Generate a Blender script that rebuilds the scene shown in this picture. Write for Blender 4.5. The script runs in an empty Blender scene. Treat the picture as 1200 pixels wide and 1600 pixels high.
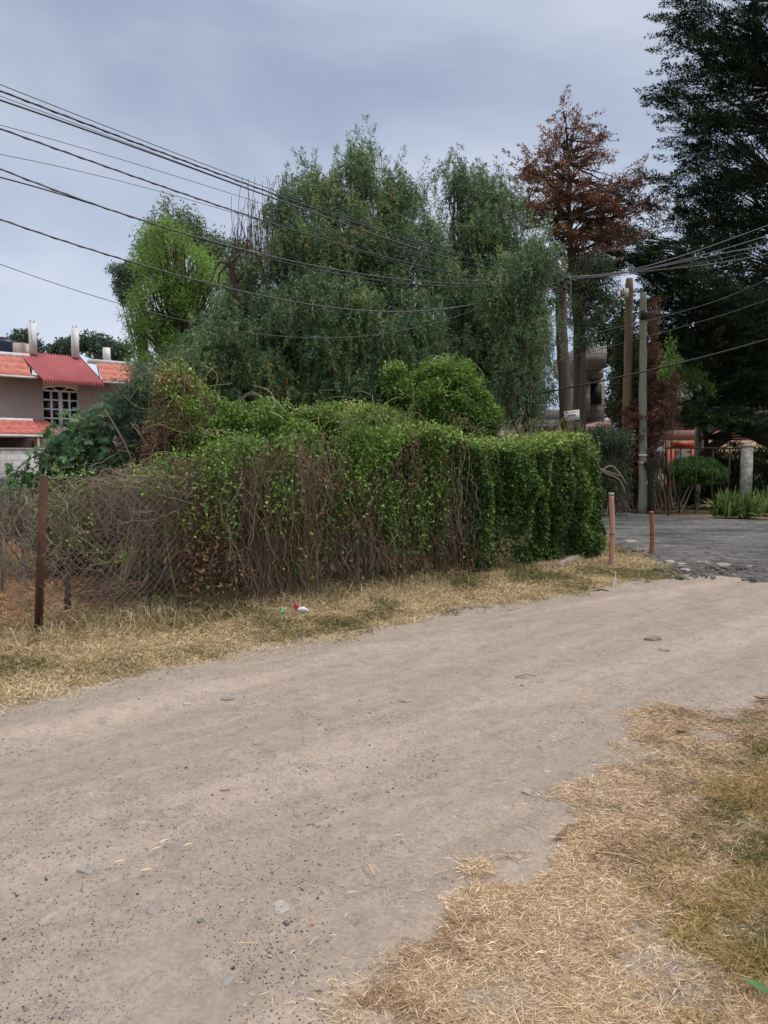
import bpy, math, random
import numpy as np
from mathutils import Vector
C = bpy.context.scene
# ------------------------------------------------------------------ camera, world, sun
PITCH = math.radians(4.14); FPX = 1202.0; EYE = 1.6
cam_d = bpy.data.cameras.new("camera"); cam = bpy.data.objects.new("camera", cam_d)
C.collection.objects.link(cam); C.camera = cam
cam.location = (0, 0, EYE); cam.rotation_euler = (math.radians(90) - PITCH, 0, 0)
cam_d.sensor_fit = 'VERTICAL'; cam_d.sensor_height = 24; cam_d.lens = 24 * FPX / 1600
cam_d.clip_start = 0.05; cam_d.clip_end = 2000
C.render.resolution_x = 768; C.render.resolution_y = 1024
C.view_settings.view_transform = 'Standard'; C.view_settings.look = 'None'
C.view_settings.exposure = 0.0; C.view_settings.gamma = 1
SUN_EL, SUN_AZ = math.radians(58), math.radians(85)      # azimuth clockwise from +Y
W = bpy.data.worlds.new("World"); C.world = W; W.use_nodes = True
nt = W.node_tree; nt.nodes.clear()
def N(nt, t, **kw):
    n = nt.nodes.new(t)
    for k, v in kw.items():
        if k in n.inputs.keys() if isinstance(k, str) and not hasattr(n, k) else False: n.inputs[k].default_value = v
        else: setattr(n, k, v)
    return n
def L(nt, a, b): nt.links.new(a, b)
sky = N(nt, 'ShaderNodeTexSky'); sky.sky_type = 'NISHITA'; sky.sun_disc = False
sky.sun_elevation = SUN_EL; sky.sun_rotation = SUN_AZ
bg1 = nt.nodes.new('ShaderNodeBackground'); bg1.inputs[1].default_value = 0.10; L(nt, sky.outputs[0], bg1.inputs[0])
tc = nt.nodes.new('ShaderNodeTexCoord')
mp = nt.nodes.new('ShaderNodeMapping'); mp.inputs['Scale'].default_value = (1, 1, 2.6); mp.inputs['Location'].default_value = (0.35, 0.2, 0.1)
L(nt, tc.outputs['Generated'], mp.inputs[0])
nz = nt.nodes.new('ShaderNodeTexNoise'); nz.inputs['Scale'].default_value = 1.25; nz.inputs['Detail'].default_value = 5; nz.inputs['Roughness'].default_value = 0.5
nz.inputs['Distortion'].default_value = 0.4
L(nt, mp.outputs[0], nz.inputs[0])
rp = nt.nodes.new('ShaderNodeValToRGB'); L(nt, nz.outputs[0], rp.inputs[0])
e = rp.color_ramp.elements; e[0].position = 0.34; e[0].color = (0.280, 0.350, 0.505, 1); e[1].position = 0.74; e[1].color = (0.66, 0.71, 0.82, 1)
m_ = e.new(0.52); m_.color = (0.385, 0.455, 0.61, 1)
# overcast sky: zenith boosted out of view to light the ground; horizon lighter too
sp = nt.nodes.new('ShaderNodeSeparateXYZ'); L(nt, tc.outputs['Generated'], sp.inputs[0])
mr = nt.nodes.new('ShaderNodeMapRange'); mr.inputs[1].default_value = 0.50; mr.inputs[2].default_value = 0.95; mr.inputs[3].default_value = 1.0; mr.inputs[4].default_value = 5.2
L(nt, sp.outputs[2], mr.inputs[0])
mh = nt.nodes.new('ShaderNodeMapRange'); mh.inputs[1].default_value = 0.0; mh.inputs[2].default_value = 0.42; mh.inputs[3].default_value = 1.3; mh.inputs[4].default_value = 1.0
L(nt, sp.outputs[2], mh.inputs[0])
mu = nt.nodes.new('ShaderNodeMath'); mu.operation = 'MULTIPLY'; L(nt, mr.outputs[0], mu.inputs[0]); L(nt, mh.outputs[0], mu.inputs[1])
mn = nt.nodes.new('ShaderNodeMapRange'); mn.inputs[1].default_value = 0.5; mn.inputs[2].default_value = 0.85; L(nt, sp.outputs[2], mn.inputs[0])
nm = nt.nodes.new('ShaderNodeMix'); nm.data_type = 'RGBA'; L(nt, mn.outputs[0], nm.inputs[0]); L(nt, rp.outputs[0], nm.inputs[6]); nm.inputs[7].default_value = (.50, .47, .45, 1)   # unseen upper sky set neutral to take the blue out of the light
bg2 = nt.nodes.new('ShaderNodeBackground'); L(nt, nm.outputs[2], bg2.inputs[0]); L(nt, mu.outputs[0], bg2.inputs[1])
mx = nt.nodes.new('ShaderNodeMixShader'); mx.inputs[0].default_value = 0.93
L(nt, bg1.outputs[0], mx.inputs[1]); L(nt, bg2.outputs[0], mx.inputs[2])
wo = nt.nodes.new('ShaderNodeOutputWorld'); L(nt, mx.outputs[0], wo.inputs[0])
sd = bpy.data.lights.new("sun", 'SUN'); sd.energy = 1.9; sd.angle = math.radians(18); sd.color = (1, .95, .89)
so = bpy.data.objects.new("sun", sd); C.collection.objects.link(so)
dv = Vector((math.sin(SUN_AZ) * math.cos(SUN_EL), math.cos(SUN_AZ) * math.cos(SUN_EL), math.sin(SUN_EL)))
so.rotation_euler = (-dv).to_track_quat('-Z', 'Y').to_euler()

# ------------------------------------------------------------------ helpers
CP, SP = math.cos(PITCH), math.sin(PITCH)
def ray(px, py):
    x = (px - 600) / FPX; y = (800 - py) / FPX
    return np.array([x, CP + y * SP, -SP + y * CP])
def P(px, py, Y):
    d = ray(px, py); t = Y / d[1]; return np.array([d[0] * t, Y, EYE + d[2] * t])
def G(px, py, z=0.0):
    d = ray(px, py); t = (EYE - z) / -d[2]; return np.array([d[0] * t, d[1] * t, z])
RNG = np.random.default_rng(7)
def hsh(ix, iy, seed):
    h = (ix.astype(np.int64) * 374761393 + iy.astype(np.int64) * 668265263 + seed * 974634777) & 0xFFFFFFFF
    h = ((h ^ (h >> 13)) * 1274126177) & 0xFFFFFFFF
    return ((h ^ (h >> 16)) & 0xFFFFFF) / float(0xFFFFFF)
def vnoise(x, y, seed=0):
    x = np.asarray(x, float); y = np.asarray(y, float)
    ix = np.floor(x); iy = np.floor(y); fx = x - ix; fy = y - iy
    fx = fx * fx * (3 - 2 * fx); fy = fy * fy * (3 - 2 * fy)
    a = hsh(ix, iy, seed); b = hsh(ix + 1, iy, seed); c = hsh(ix, iy + 1, seed); d = hsh(ix + 1, iy + 1, seed)
    return (a * (1 - fx) + b * fx) * (1 - fy) + (c * (1 - fx) + d * fx) * fy
def fbm(x, y, oct=4, seed=0):
    s = 0; a = .5; t = 0
    x = np.asarray(x, float); y = np.asarray(y, float)
    for k in range(oct):
        s = s + a * vnoise(x * 2 ** k, y * 2 ** k, seed + k); t += a; a *= .5
    return s / t
def unit(v): return v / (np.linalg.norm(v, axis=-1, keepdims=True) + 1e-9)
def rdir(n): return unit(RNG.normal(size=(n, 3)))
def rng(a, b, n=None): return RNG.uniform(a, b, n)

class MB:
    def __init__(s): s.v = []; s.q = []; s.t = []; s.qt = []; s.tt = []; s.n = 0
    def add(s, v, q=None, t=None, tint=0.5):
        v = np.asarray(v, float).reshape(-1, 3)
        if q is not None and len(q):
            q = np.asarray(q, int).reshape(-1, 4); s.q.append(q + s.n); s.qt.append(np.broadcast_to(np.asarray(tint, float), (len(q),)) if np.ndim(tint) == 0 or len(np.atleast_1d(tint)) == len(q) else np.full(len(q), .5))
        if t is not None and len(t):
            t = np.asarray(t, int).reshape(-1, 3); s.t.append(t + s.n); s.tt.append(np.broadcast_to(np.asarray(tint, float), (len(t),)) if np.ndim(tint) == 0 or len(np.atleast_1d(tint)) == len(t) else np.full(len(t), .5))
        s.v.append(v); s.n += len(v); return s
    def box(s, lo, hi, tint=.5):
        x0, y0, z0 = lo; x1, y1, z1 = hi
        v = [(x0,y0,z0),(x1,y0,z0),(x1,y1,z0),(x0,y1,z0),(x0,y0,z1),(x1,y0,z1),(x1,y1,z1),(x0,y1,z1)]
        return s.add(v, BOXF, tint=tint)
    def hexa(s, v, tint=.5): return s.add(v, BOXF, tint=tint)
    def build(s, name, mat, parent=None, smooth=False):
        me = bpy.data.meshes.new(name)
        V = np.concatenate(s.v) if s.v else np.zeros((0, 3))
        Q = np.concatenate(s.q) if s.q else np.zeros((0, 4), int); T = np.concatenate(s.t) if s.t else np.zeros((0, 3), int)
        tint = np.concatenate((s.qt if s.q else []) + (s.tt if s.t else [])) if (s.q or s.t) else np.zeros(0)
        org = np.zeros(3)
        me.vertices.add(len(V)); me.loops.add(Q.size + T.size); me.polygons.add(len(Q) + len(T))
        me.vertices.foreach_set('co', V.astype(np.float32).ravel())
        me.loops.foreach_set('vertex_index', np.concatenate([Q.ravel(), T.ravel()]).astype(np.int32))
        st = np.concatenate([np.arange(len(Q)) * 4, Q.size + np.arange(len(T)) * 3]).astype(np.int32)
        me.polygons.foreach_set('loop_start', st)
        if smooth: me.polygons.foreach_set('use_smooth', np.ones(len(st), bool))
        a = me.attributes.new('tint', 'FLOAT', 'FACE'); a.data.foreach_set('value', tint.astype(np.float32))
        me.update(calc_edges=True); me.validate()
        o = bpy.data.objects.new(name, me); C.collection.objects.link(o)
        if mat: me.materials.append(mat)
        if parent is not None:
            o.parent = parent; o.matrix_parent_inverse = parent.matrix_world.inverted() if False else pinv(parent)
        return o
BOXF = [(0,3,2,1),(4,5,6,7),(0,1,5,4),(1,2,6,5),(2,3,7,6),(3,0,4,7)]
from mathutils import Matrix
def wmat(o):
    m = o.matrix_basis.copy(); p = o
    if o.parent: m = wmat(o.parent) @ o.matrix_parent_inverse @ m
    return m
def pinv(p): return wmat(p).inverted()
def tag(o, label=None, cat=None, group=None, kind=None):
    if label: o['label'] = label
    if cat: o['category'] = cat
    if group: o['group'] = group
    if kind: o['kind'] = kind
    return o
def thing(name, label, cat, loc=(0, 0, 0), group=None):
    o = bpy.data.objects.new(name, None); C.collection.objects.link(o); o.location = [float(a) for a in loc]; o.empty_display_size = .2
    return tag(o, label, cat, group)

def leaves(mb, P0, D, Ln, Wd, tint, fold=0.0, up=None):
    n = len(P0); D = unit(D)
    Ln = np.broadcast_to(Ln, (n,))[:, None]; Wd = np.broadcast_to(Wd, (n,))[:, None]
    S = unit(np.cross(D, rdir(n))) if up is None else unit(np.cross(D, unit(up + .5 * rdir(n))))
    a = P0; b = P0 + D * Ln * .45 + S * Wd * .5; c = P0 + D * Ln; d = P0 + D * Ln * .45 - S * Wd * .5
    if fold:
        nn = np.cross(D, S); b = b + nn * Wd * fold; d = d + nn * Wd * fold
        c = c - nn * Ln * fold * .3
    V = np.stack([a, b, c, d], 1).reshape(-1, 3); Q = np.arange(4 * n).reshape(n, 4)
    mb.add(V, Q, tint=np.broadcast_to(tint, (n,)))
def blades(mb, P0, D, bend, Ln, Wd, tint):
    """bent grass blades: quad + tip triangle"""
    n = len(P0); D = unit(D); Ln = np.broadcast_to(Ln, (n,))[:, None]; Wd = np.broadcast_to(Wd, (n,))[:, None] * .5
    S = unit(np.cross(D, rdir(n))); m = P0 + D * Ln * .55; tip = m + unit(D + bend) * Ln * .5
    V = np.stack([P0 - S * Wd, P0 + S * Wd, m + S * Wd * .8, m - S * Wd * .8, tip], 1).reshape(-1, 3)
    k = np.arange(n)[:, None] * 5
    mb.add(V, k + np.array([[0, 1, 2, 3]]), tint=np.broadcast_to(tint, (n,)))
    mb.t.append(k + np.array([[3, 2, 4]]) + (mb.n - len(V))); mb.tt.append(np.broadcast_to(tint, (n,)))
def tubes(mb, Pt, R, sides=4, tint=.5, cap=False):
    """Pt (N,K,3), R (N,K)"""
    Pt = np.asarray(Pt, float); Nn, K = Pt.shape[:2]; R = np.broadcast_to(R, (Nn, K))
    T = np.empty_like(Pt); T[:, 1:-1] = Pt[:, 2:] - Pt[:, :-2]; T[:, 0] = Pt[:, 1] - Pt[:, 0]; T[:, -1] = Pt[:, -1] - Pt[:, -2]
    T = unit(T); chord = unit(Pt[:, -1] - Pt[:, 0])
    ref = np.where(np.abs(chord[:, 2:3]) > .75, np.array([[1., .13, 0]]), np.array([[0.1, 0, 1.]]))
    A = unit(np.cross(T, ref[:, None, :])); B = np.cross(T, A)
    th = np.arange(sides) * 2 * math.pi / sides
    V = Pt[:, :, None, :] + R[:, :, None, None] * (A[:, :, None, :] * np.cos(th)[None, None, :, None] + B[:, :, None, :] * np.sin(th)[None, None, :, None])
    idx = np.arange(Nn * K * sides).reshape(Nn, K, sides); nx = np.roll(idx, -1, 2)
    Q = np.stack([idx[:, :-1], nx[:, :-1], nx[:, 1:], idx[:, 1:]], -1).reshape(-1, 4)
    tt = np.broadcast_to(np.asarray(tint, float).reshape(-1, 1), (Nn, (K - 1) * sides)).ravel() if np.ndim(tint) else tint
    mb.add(V.reshape(-1, 3), Q, tint=tt)
    if cap:
        base = mb.n - Nn * K * sides
        for i in range(Nn):
            for k, rev in ((0, 1), (K - 1, 0)):
                ring = [base + (i * K + k) * sides + j for j in range(sides)]
                c = Pt[i, k]; mb.v.append(c.reshape(1, 3)); ci = mb.n; mb.n += 1
                tr = [(ring[(j + 1) % sides], ring[j], ci) if rev else (ring[j], ring[(j + 1) % sides], ci) for j in range(sides)]
                mb.t.append(np.array(tr)); mb.tt.append(np.full(sides, .5))
def smooth_path(pts, n=24):
    pts = np.asarray(pts, float); K = len(pts); ext = np.vstack([2 * pts[0] - pts[1], pts, 2 * pts[-1] - pts[-2]])
    out = []
    for u in np.linspace(0, K - 1, n):
        i = min(int(u), K - 2); t = u - i; p0, p1, p2, p3 = ext[i:i + 4]
        out.append(.5 * ((2 * p1) + (-p0 + p2) * t + (2 * p0 - 5 * p1 + 4 * p2 - p3) * t ** 2 + (-p0 + 3 * p1 - 3 * p2 + p3) * t ** 3))
    return np.array(out)
def tube(mb, pts, r0, r1=None, sides=8, n=16, wob=0, tint=.5, cap=True):
    p = smooth_path(pts, n); r1 = r0 if r1 is None else r1
    if wob: p = p + np.cumsum(RNG.normal(size=p.shape) * wob, 0) * np.array([1, 1, .3])
    tubes(mb, p[None], np.linspace(r0, r1, n)[None] * (1 + .06 * RNG.normal(size=n) * (1 if wob else 0)), sides, tint, cap)
    return p

# ------------------------------------------------------------------ materials
def mat(name):
    m = bpy.data.materials.new(name); m.use_nodes = True; nt = m.node_tree
    return m, nt, nt.nodes['Principled BSDF'], nt.nodes['Material Output']
def ramp(nt, src, stops, interp='LINEAR'):
    r = nt.nodes.new('ShaderNodeValToRGB'); r.color_ramp.interpolation = interp
    el = r.color_ramp.elements
    while len(el) > 1: el.remove(el[-1])
    el[0].position = stops[0][0]; el[0].color = (*stops[0][1], 1)
    for p, c in stops[1:]:
        k = el.new(p); k.color = (*c, 1)
    nt.links.new(src, r.inputs[0]); return r.outputs[0]
def noise(nt, scale, detail=4, rough=.55, dist=0, vec=None, w=None):
    n = nt.nodes.new('ShaderNodeTexNoise'); n.inputs['Scale'].default_value = scale; n.inputs['Detail'].default_value = detail
    n.inputs['Roughness'].default_value = rough; n.inputs['Distortion'].default_value = dist
    if vec is None:
        g = nt.nodes.new('ShaderNodeTexCoord'); vec = g.outputs['Object']
    nt.links.new(vec, n.inputs['Vector']); return n.outputs['Fac']
def mapping(nt, scale=(1,1,1), rot=(0,0,0), loc=(0,0,0)):
    g = nt.nodes.new('ShaderNodeTexCoord'); m = nt.nodes.new('ShaderNodeMapping'); nt.links.new(g.outputs['Object'], m.inputs[0])
    m.inputs['Scale'].default_value = scale; m.inputs['Rotation'].default_value = rot; m.inputs['Location'].default_value = loc
    return m.outputs[0]
def mixc(nt, fac, a, b, mode='MIX'):
    m = nt.nodes.new('ShaderNodeMix'); m.data_type = 'RGBA'; m.blend_type = mode
    for i, s in ((0, fac), (6, a), (7, b)):
        if isinstance(s, (int, float)): m.inputs[i].default_value = s
        elif isinstance(s, tuple): m.inputs[i].default_value = (*s, 1)
        else: nt.links.new(s, m.inputs[i])
    return m.outputs[2]
def math_(nt, op, a, b=None):
    m = nt.nodes.new('ShaderNodeMath'); m.operation = op
    for i, s in ((0, a), (1, b)):
        if s is None: continue
        if isinstance(s, (int, float)): m.inputs[i].default_value = s
        else: nt.links.new(s, m.inputs[i])
    return m.outputs[0]
def bump(nt, bsdf, h, dist=.01, strength=1):
    b = nt.nodes.new('ShaderNodeBump'); b.inputs['Distance'].default_value = dist; b.inputs['Strength'].default_value = strength
    nt.links.new(h, b.inputs['Height']); nt.links.new(b.outputs[0], bsdf.inputs['Normal'])
def leaf_mat(name, stops, trans=.22, rough=.55, spec=.25, nscale=1.3, nmix=.35):
    m, nt, b, out = mat(name)
    a = nt.nodes.new('ShaderNodeAttribute'); a.attribute_name = 'tint'
    nv = noise(nt, nscale, 3)
    k = math_(nt, 'ADD', a.outputs['Fac'], math_(nt, 'MULTIPLY', math_(nt, 'SUBTRACT', nv, .5), nmix))
    col = ramp(nt, k, stops)
    nt.links.new(col, b.inputs['Base Color']); b.inputs['Roughness'].default_value = rough; b.inputs['Specular IOR Level'].default_value = spec
    tr = nt.nodes.new('ShaderNodeBsdfTranslucent'); nt.links.new(col, tr.inputs[0])
    mx = nt.nodes.new('ShaderNodeMixShader'); mx.inputs[0].default_value = trans
    nt.links.new(b.outputs[0], mx.inputs[1]); nt.links.new(tr.outputs[0], mx.inputs[2]); nt.links.new(mx.outputs[0], out.inputs[0])
    return m
def wood_mat(name, c1, c2, zs=.12, scale=30, rough=.85, bd=.01):
    m, nt, b, out = mat(name); v = mapping(nt, (1, 1, zs))
    n1 = noise(nt, scale, 5, .6, vec=v); n2 = noise(nt, 3, 4)
    col = mixc(nt, n2, ramp(nt, n1, [(.3, c1), (.7, c2)]), tuple(.6 * a + .4 * b_ for a, b_ in zip(c1, c2)))
    nt.links.new(col, b.inputs['Base Color']); b.inputs['Roughness'].default_value = rough; b.inputs['Specular IOR Level'].default_value = .2
    bump(nt, b, n1, bd, .8); return m
def paint_mat(name, c, c2=None, scale=3, rough=.7, bs=60, bd=.003, metal=0):
    m, nt, b, out = mat(name); c2 = c2 or tuple(.75 * x for x in c)
    n1 = noise(nt, scale, 6, .65); nt.links.new(ramp(nt, n1, [(.32, c2), (.6, c)]), b.inputs['Base Color'])
    b.inputs['Roughness'].default_value = rough; b.inputs['Metallic'].default_value = metal
    bump(nt, b, noise(nt, bs, 3), bd, .6); return m

M = {}
M['pepper'] = leaf_mat('pepper_leaf', [(0, (.040, .080, .040)), (.35, (.100, .185, .090)), (.65, (.185, .295, .125)), (.86, (.31, .39, .14)), (.94, (.46, .42, .14)), (1, (.48, .29, .10))], nscale=.8, nmix=.65)
M['ash'] = leaf_mat('ash_leaf', [(0, (.085, .155, .032)), (.4, (.170, .310, .060)), (.8, (.280, .450, .095)), (1, (.38, .52, .16))], trans=.35)
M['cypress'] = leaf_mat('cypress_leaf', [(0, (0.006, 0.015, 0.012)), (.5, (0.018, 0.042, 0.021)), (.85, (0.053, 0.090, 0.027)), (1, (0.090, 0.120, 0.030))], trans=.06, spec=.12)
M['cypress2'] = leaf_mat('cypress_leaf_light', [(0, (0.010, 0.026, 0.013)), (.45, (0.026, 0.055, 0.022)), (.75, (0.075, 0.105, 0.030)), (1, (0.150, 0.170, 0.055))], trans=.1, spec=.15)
M['dead'] = leaf_mat('dead_cypress_leaf', [(0, (.085, .042, .028)), (.5, (.215, .100, .058)), (.85, (.35, .170, .085)), (1, (.46, .26, .13))], trans=.08)
M['grey_leaf'] = leaf_mat('grey_green_leaf', [(0, (0.040, 0.072, 0.054)), (.5, (0.099, 0.153, 0.099)), (1, (0.216, 0.288, 0.162))])
M['euc'] = leaf_mat('tall_leaf', [(0, (0.060, 0.090, 0.053)), (.5, (0.135, 0.195, 0.090)), (1, (0.270, 0.300, 0.150))])
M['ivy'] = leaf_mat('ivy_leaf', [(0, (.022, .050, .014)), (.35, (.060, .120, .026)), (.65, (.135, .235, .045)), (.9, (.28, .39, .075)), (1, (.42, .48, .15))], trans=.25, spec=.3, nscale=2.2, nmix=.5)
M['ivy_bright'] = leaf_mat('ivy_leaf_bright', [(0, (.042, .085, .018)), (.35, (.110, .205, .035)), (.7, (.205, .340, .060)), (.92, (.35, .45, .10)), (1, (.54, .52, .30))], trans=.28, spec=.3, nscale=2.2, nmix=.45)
M['castor'] = leaf_mat('broad_leaf', [(0, (0.024, 0.064, 0.029)), (.5, (0.056, 0.136, 0.048)), (.9, (0.128, 0.240, 0.064)), (1, (0.320, 0.240, 0.064))], spec=.4)
M['dry_leaf'] = leaf_mat('dry_leaf', [(0, (0.063, 0.035, 0.025)), (.5, (0.168, 0.091, 0.049)), (1, (0.364, 0.238, 0.126))], trans=.1)
M['rustivy'] = leaf_mat('dead_ivy_leaf', [(0, (.06, .03, .02)), (.5, (.20, .10, .065)), (.85, (.36, .20, .12)), (1, (.42, .34, .14))], trans=.1)
M['agave'] = leaf_mat('agave_leaf', [(0, (.025, .045, .04)), (1, (.08, .12, .10))], trans=.05)
M['lily'] = leaf_mat('strap_leaf', [(0, (.06, .11, .03)), (.6, (.20, .29, .08)), (1, (.48, .50, .22))], trans=.2)
M['darkbark'] = wood_mat('dark_bark', (.018, .014, .012), (.06, .048, .04), scale=18, bd=.03)
M['topiary'] = leaf_mat('topiary_leaf', [(0, (.030, .085, .025)), (.5, (.090, .20, .05)), (1, (.20, .34, .09))])
M['verge'] = leaf_mat('verge_grass', [(0, (.085, .095, .035)), (.25, (.19, .18, .07)), (.5, (.38, .295, .155)), (.8, (.56, .44, .26)), (1, (.68, .57, .38))], trans=.2, nscale=1.6, nmix=.5, rough=.7)
M['straw'] = leaf_mat('straw', [(0, (.24, .155, .09)), (.4, (.52, .375, .23)), (.75, (.72, .56, .37)), (1, (.84, .72, .54))], trans=.15, nscale=4, nmix=.25, rough=.6)
M['nearg'] = leaf_mat('near_grass', [(0, (0.077, 0.099, 0.028)), (.3, (0.187, 0.165, 0.055)), (.6, (0.396, 0.275, 0.110)), (1, (0.616, 0.462, 0.220))], trans=.2, nscale=3, nmix=.4, rough=.6)
M['yardg'] = leaf_mat('yard_grass', [(0, (0.062, 0.088, 0.025)), (.35, (0.200, 0.188, 0.075)), (.6, (0.325, 0.188, 0.100)), (.85, (0.450, 0.250, 0.138)), (1, (0.525, 0.400, 0.213))], trans=.2, nscale=1.2, nmix=.5, rough=.7)
M['twig'] = leaf_mat('dry_twig', [(0, (.07, .045, .030)), (.5, (.19, .130, .088)), (.85, (.34, .26, .185)), (1, (.48, .40, .31))], trans=0, rough=.8)
M['greenstem'] = leaf_mat('green_stem', [(0, (.06, .07, .02)), (1, (.22, .22, .07))], trans=0)
M['bark'] = wood_mat('bark', (.035, .025, .02), (.13, .10, .075), scale=22, bd=.02)
M['palebark'] = wood_mat('pale_bark', (.20, .17, .13), (.42, .38, .30), scale=16)
M['pole_brown'] = wood_mat('pole_brown', (.06, .045, .034), (.17, .13, .095), scale=28, zs=.05)
M['pole_tan'] = wood_mat('pole_tan', (.16, .11, .065), (.34, .25, .15), scale=28, zs=.05)
M['pole_green'] = wood_mat('pole_green', (.19, .20, .14), (.38, .39, .29), scale=28, zs=.05)
M['rust'] = wood_mat('rusty_steel', (.045, .020, .014), (.13, .065, .045), scale=14, zs=.6, bd=.003)
M['bollard'] = wood_mat('bollard_paint', (.38, .20, .14), (.58, .33, .24), scale=18, zs=.3, bd=.004)
M['bollard2'] = wood_mat('bollard_rust', (.24, .09, .045), (.42, .17, .09), scale=40, zs=1, bd=.008)
M['wire'] = paint_mat('cable_rubber', (.012, .012, .014), rough=.5)
M['wire_pale'] = paint_mat('cable_grey', (.16, .16, .17), rough=.4)
M['wire_mid'] = paint_mat('cable_worn', (.05, .05, .055), rough=.45)
M['galv'] = paint_mat('galvanised_wire', (.20, .17, .15), (.12, .09, .07), scale=6, rough=.6)
M['white'] = paint_mat('white_paint', (.72, .72, .72), (.55, .54, .53))
M['house'] = paint_mat('house_render', (.48, .385, .335), (.40, .32, .28), scale=.6, rough=.9)
M['glass'] = paint_mat('dark_glass', (.008, .012, .018), rough=.12, bd=.0001)
M['redmetal'] = paint_mat('red_sheet', (.42, .075, .085), (.30, .05, .06), scale=1.2, rough=.45)
M['dark'] = paint_mat('dark_interior', (.015, .013, .012))
M['conc'] = paint_mat('concrete', (.36, .34, .31), (.22, .20, .18), scale=2.5, rough=.95, bs=40, bd=.01)
M['conc_pale'] = paint_mat('weathered_post', (.42, .40, .36), (.14, .12, .10), scale=7, rough=.95, bs=40, bd=.01)
M['tank'] = paint_mat('tank_plastic', (.012, .018, .05), rough=.4)
M['pinkmetal'] = paint_mat('faded_sheet', (.36, .19, .17), (.22, .10, .09), scale=1.5, rough=.7)
M['orange'] = paint_mat('orange_paint', (.62, .085, .025), (.45, .06, .02), rough=.5)
M['blue'] = paint_mat('blue_sign', (.015, .05, .32), (.012, .035, .22), rough=.4)
M['signred'] = paint_mat('sign_red', (.60, .05, .04), rough=.4)
M['signtext'] = paint_mat('sign_ink', (.10, .06, .09), rough=.6)
M['tan'] = paint_mat('tan_panel', (.24, .17, .10), (.20, .14, .08), scale=1)
M['yellowwall'] = paint_mat('ochre_wall', (.46, .34, .18), (.32, .22, .12), scale=1.4)
M['pinkwall'] = paint_mat('pink_wall', (.42, .20, .17), (.30, .14, .12), scale=1.4)
M['green_plastic'] = paint_mat('green_plastic', (.02, .30, .12), rough=.3)
M['bagred'] = paint_mat('red_plastic', (.55, .04, .07), rough=.35)
def brick_mat(name, c1, c2, mortar, bw, bh, ms=.012, bd=.01):
    m, nt, b, out = mat(name)
    g = nt.nodes.new('ShaderNodeTexCoord'); s = nt.nodes.new('ShaderNodeSeparateXYZ'); nt.links.new(g.outputs['Object'], s.inputs[0])
    cb = nt.nodes.new('ShaderNodeCombineXYZ'); nt.links.new(math_(nt, 'ADD', s.outputs[0], math_(nt, 'MULTIPLY', s.outputs[1], .85)), cb.inputs[0]); nt.links.new(s.outputs[2], cb.inputs[1])
    k = nt.nodes.new('ShaderNodeTexBrick'); nt.links.new(cb.outputs[0], k.inputs[0]); k.inputs['Scale'].default_value = 1
    k.inputs['Brick Width'].default_value = bw; k.inputs['Row Height'].default_value = bh; k.inputs['Mortar Size'].default_value = ms
    k.inputs['Color1'].default_value = (*c1, 1); k.inputs['Color2'].default_value = (*c2, 1); k.inputs['Mortar'].default_value = (*mortar, 1)
    n1 = noise(nt, 1.6, 6, .65)
    nt.links.new(mixc(nt, .55, k.outputs['Color'], ramp(nt, n1, [(.3, (.45, .42, .38)), (.65, (1, 1, 1))]), 'MULTIPLY'), b.inputs['Base Color'])
    b.inputs['Roughness'].default_value = .95; bump(nt, b, k.outputs['Fac'], -bd, 1); return m
M['block'] = brick_mat('grey_block', (.36, .34, .31), (.27, .25, .23), (.16, .15, .14), .42, .21)
M['whiteblock'] = brick_mat('whitewashed_block', (.66, .64, .61), (.58, .56, .53), (.44, .42, .40), .42, .21)
M['brownblock'] = brick_mat('brown_block', (.10, .065, .05), (.06, .04, .035), (.03, .02, .02), .3, .1)
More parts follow.
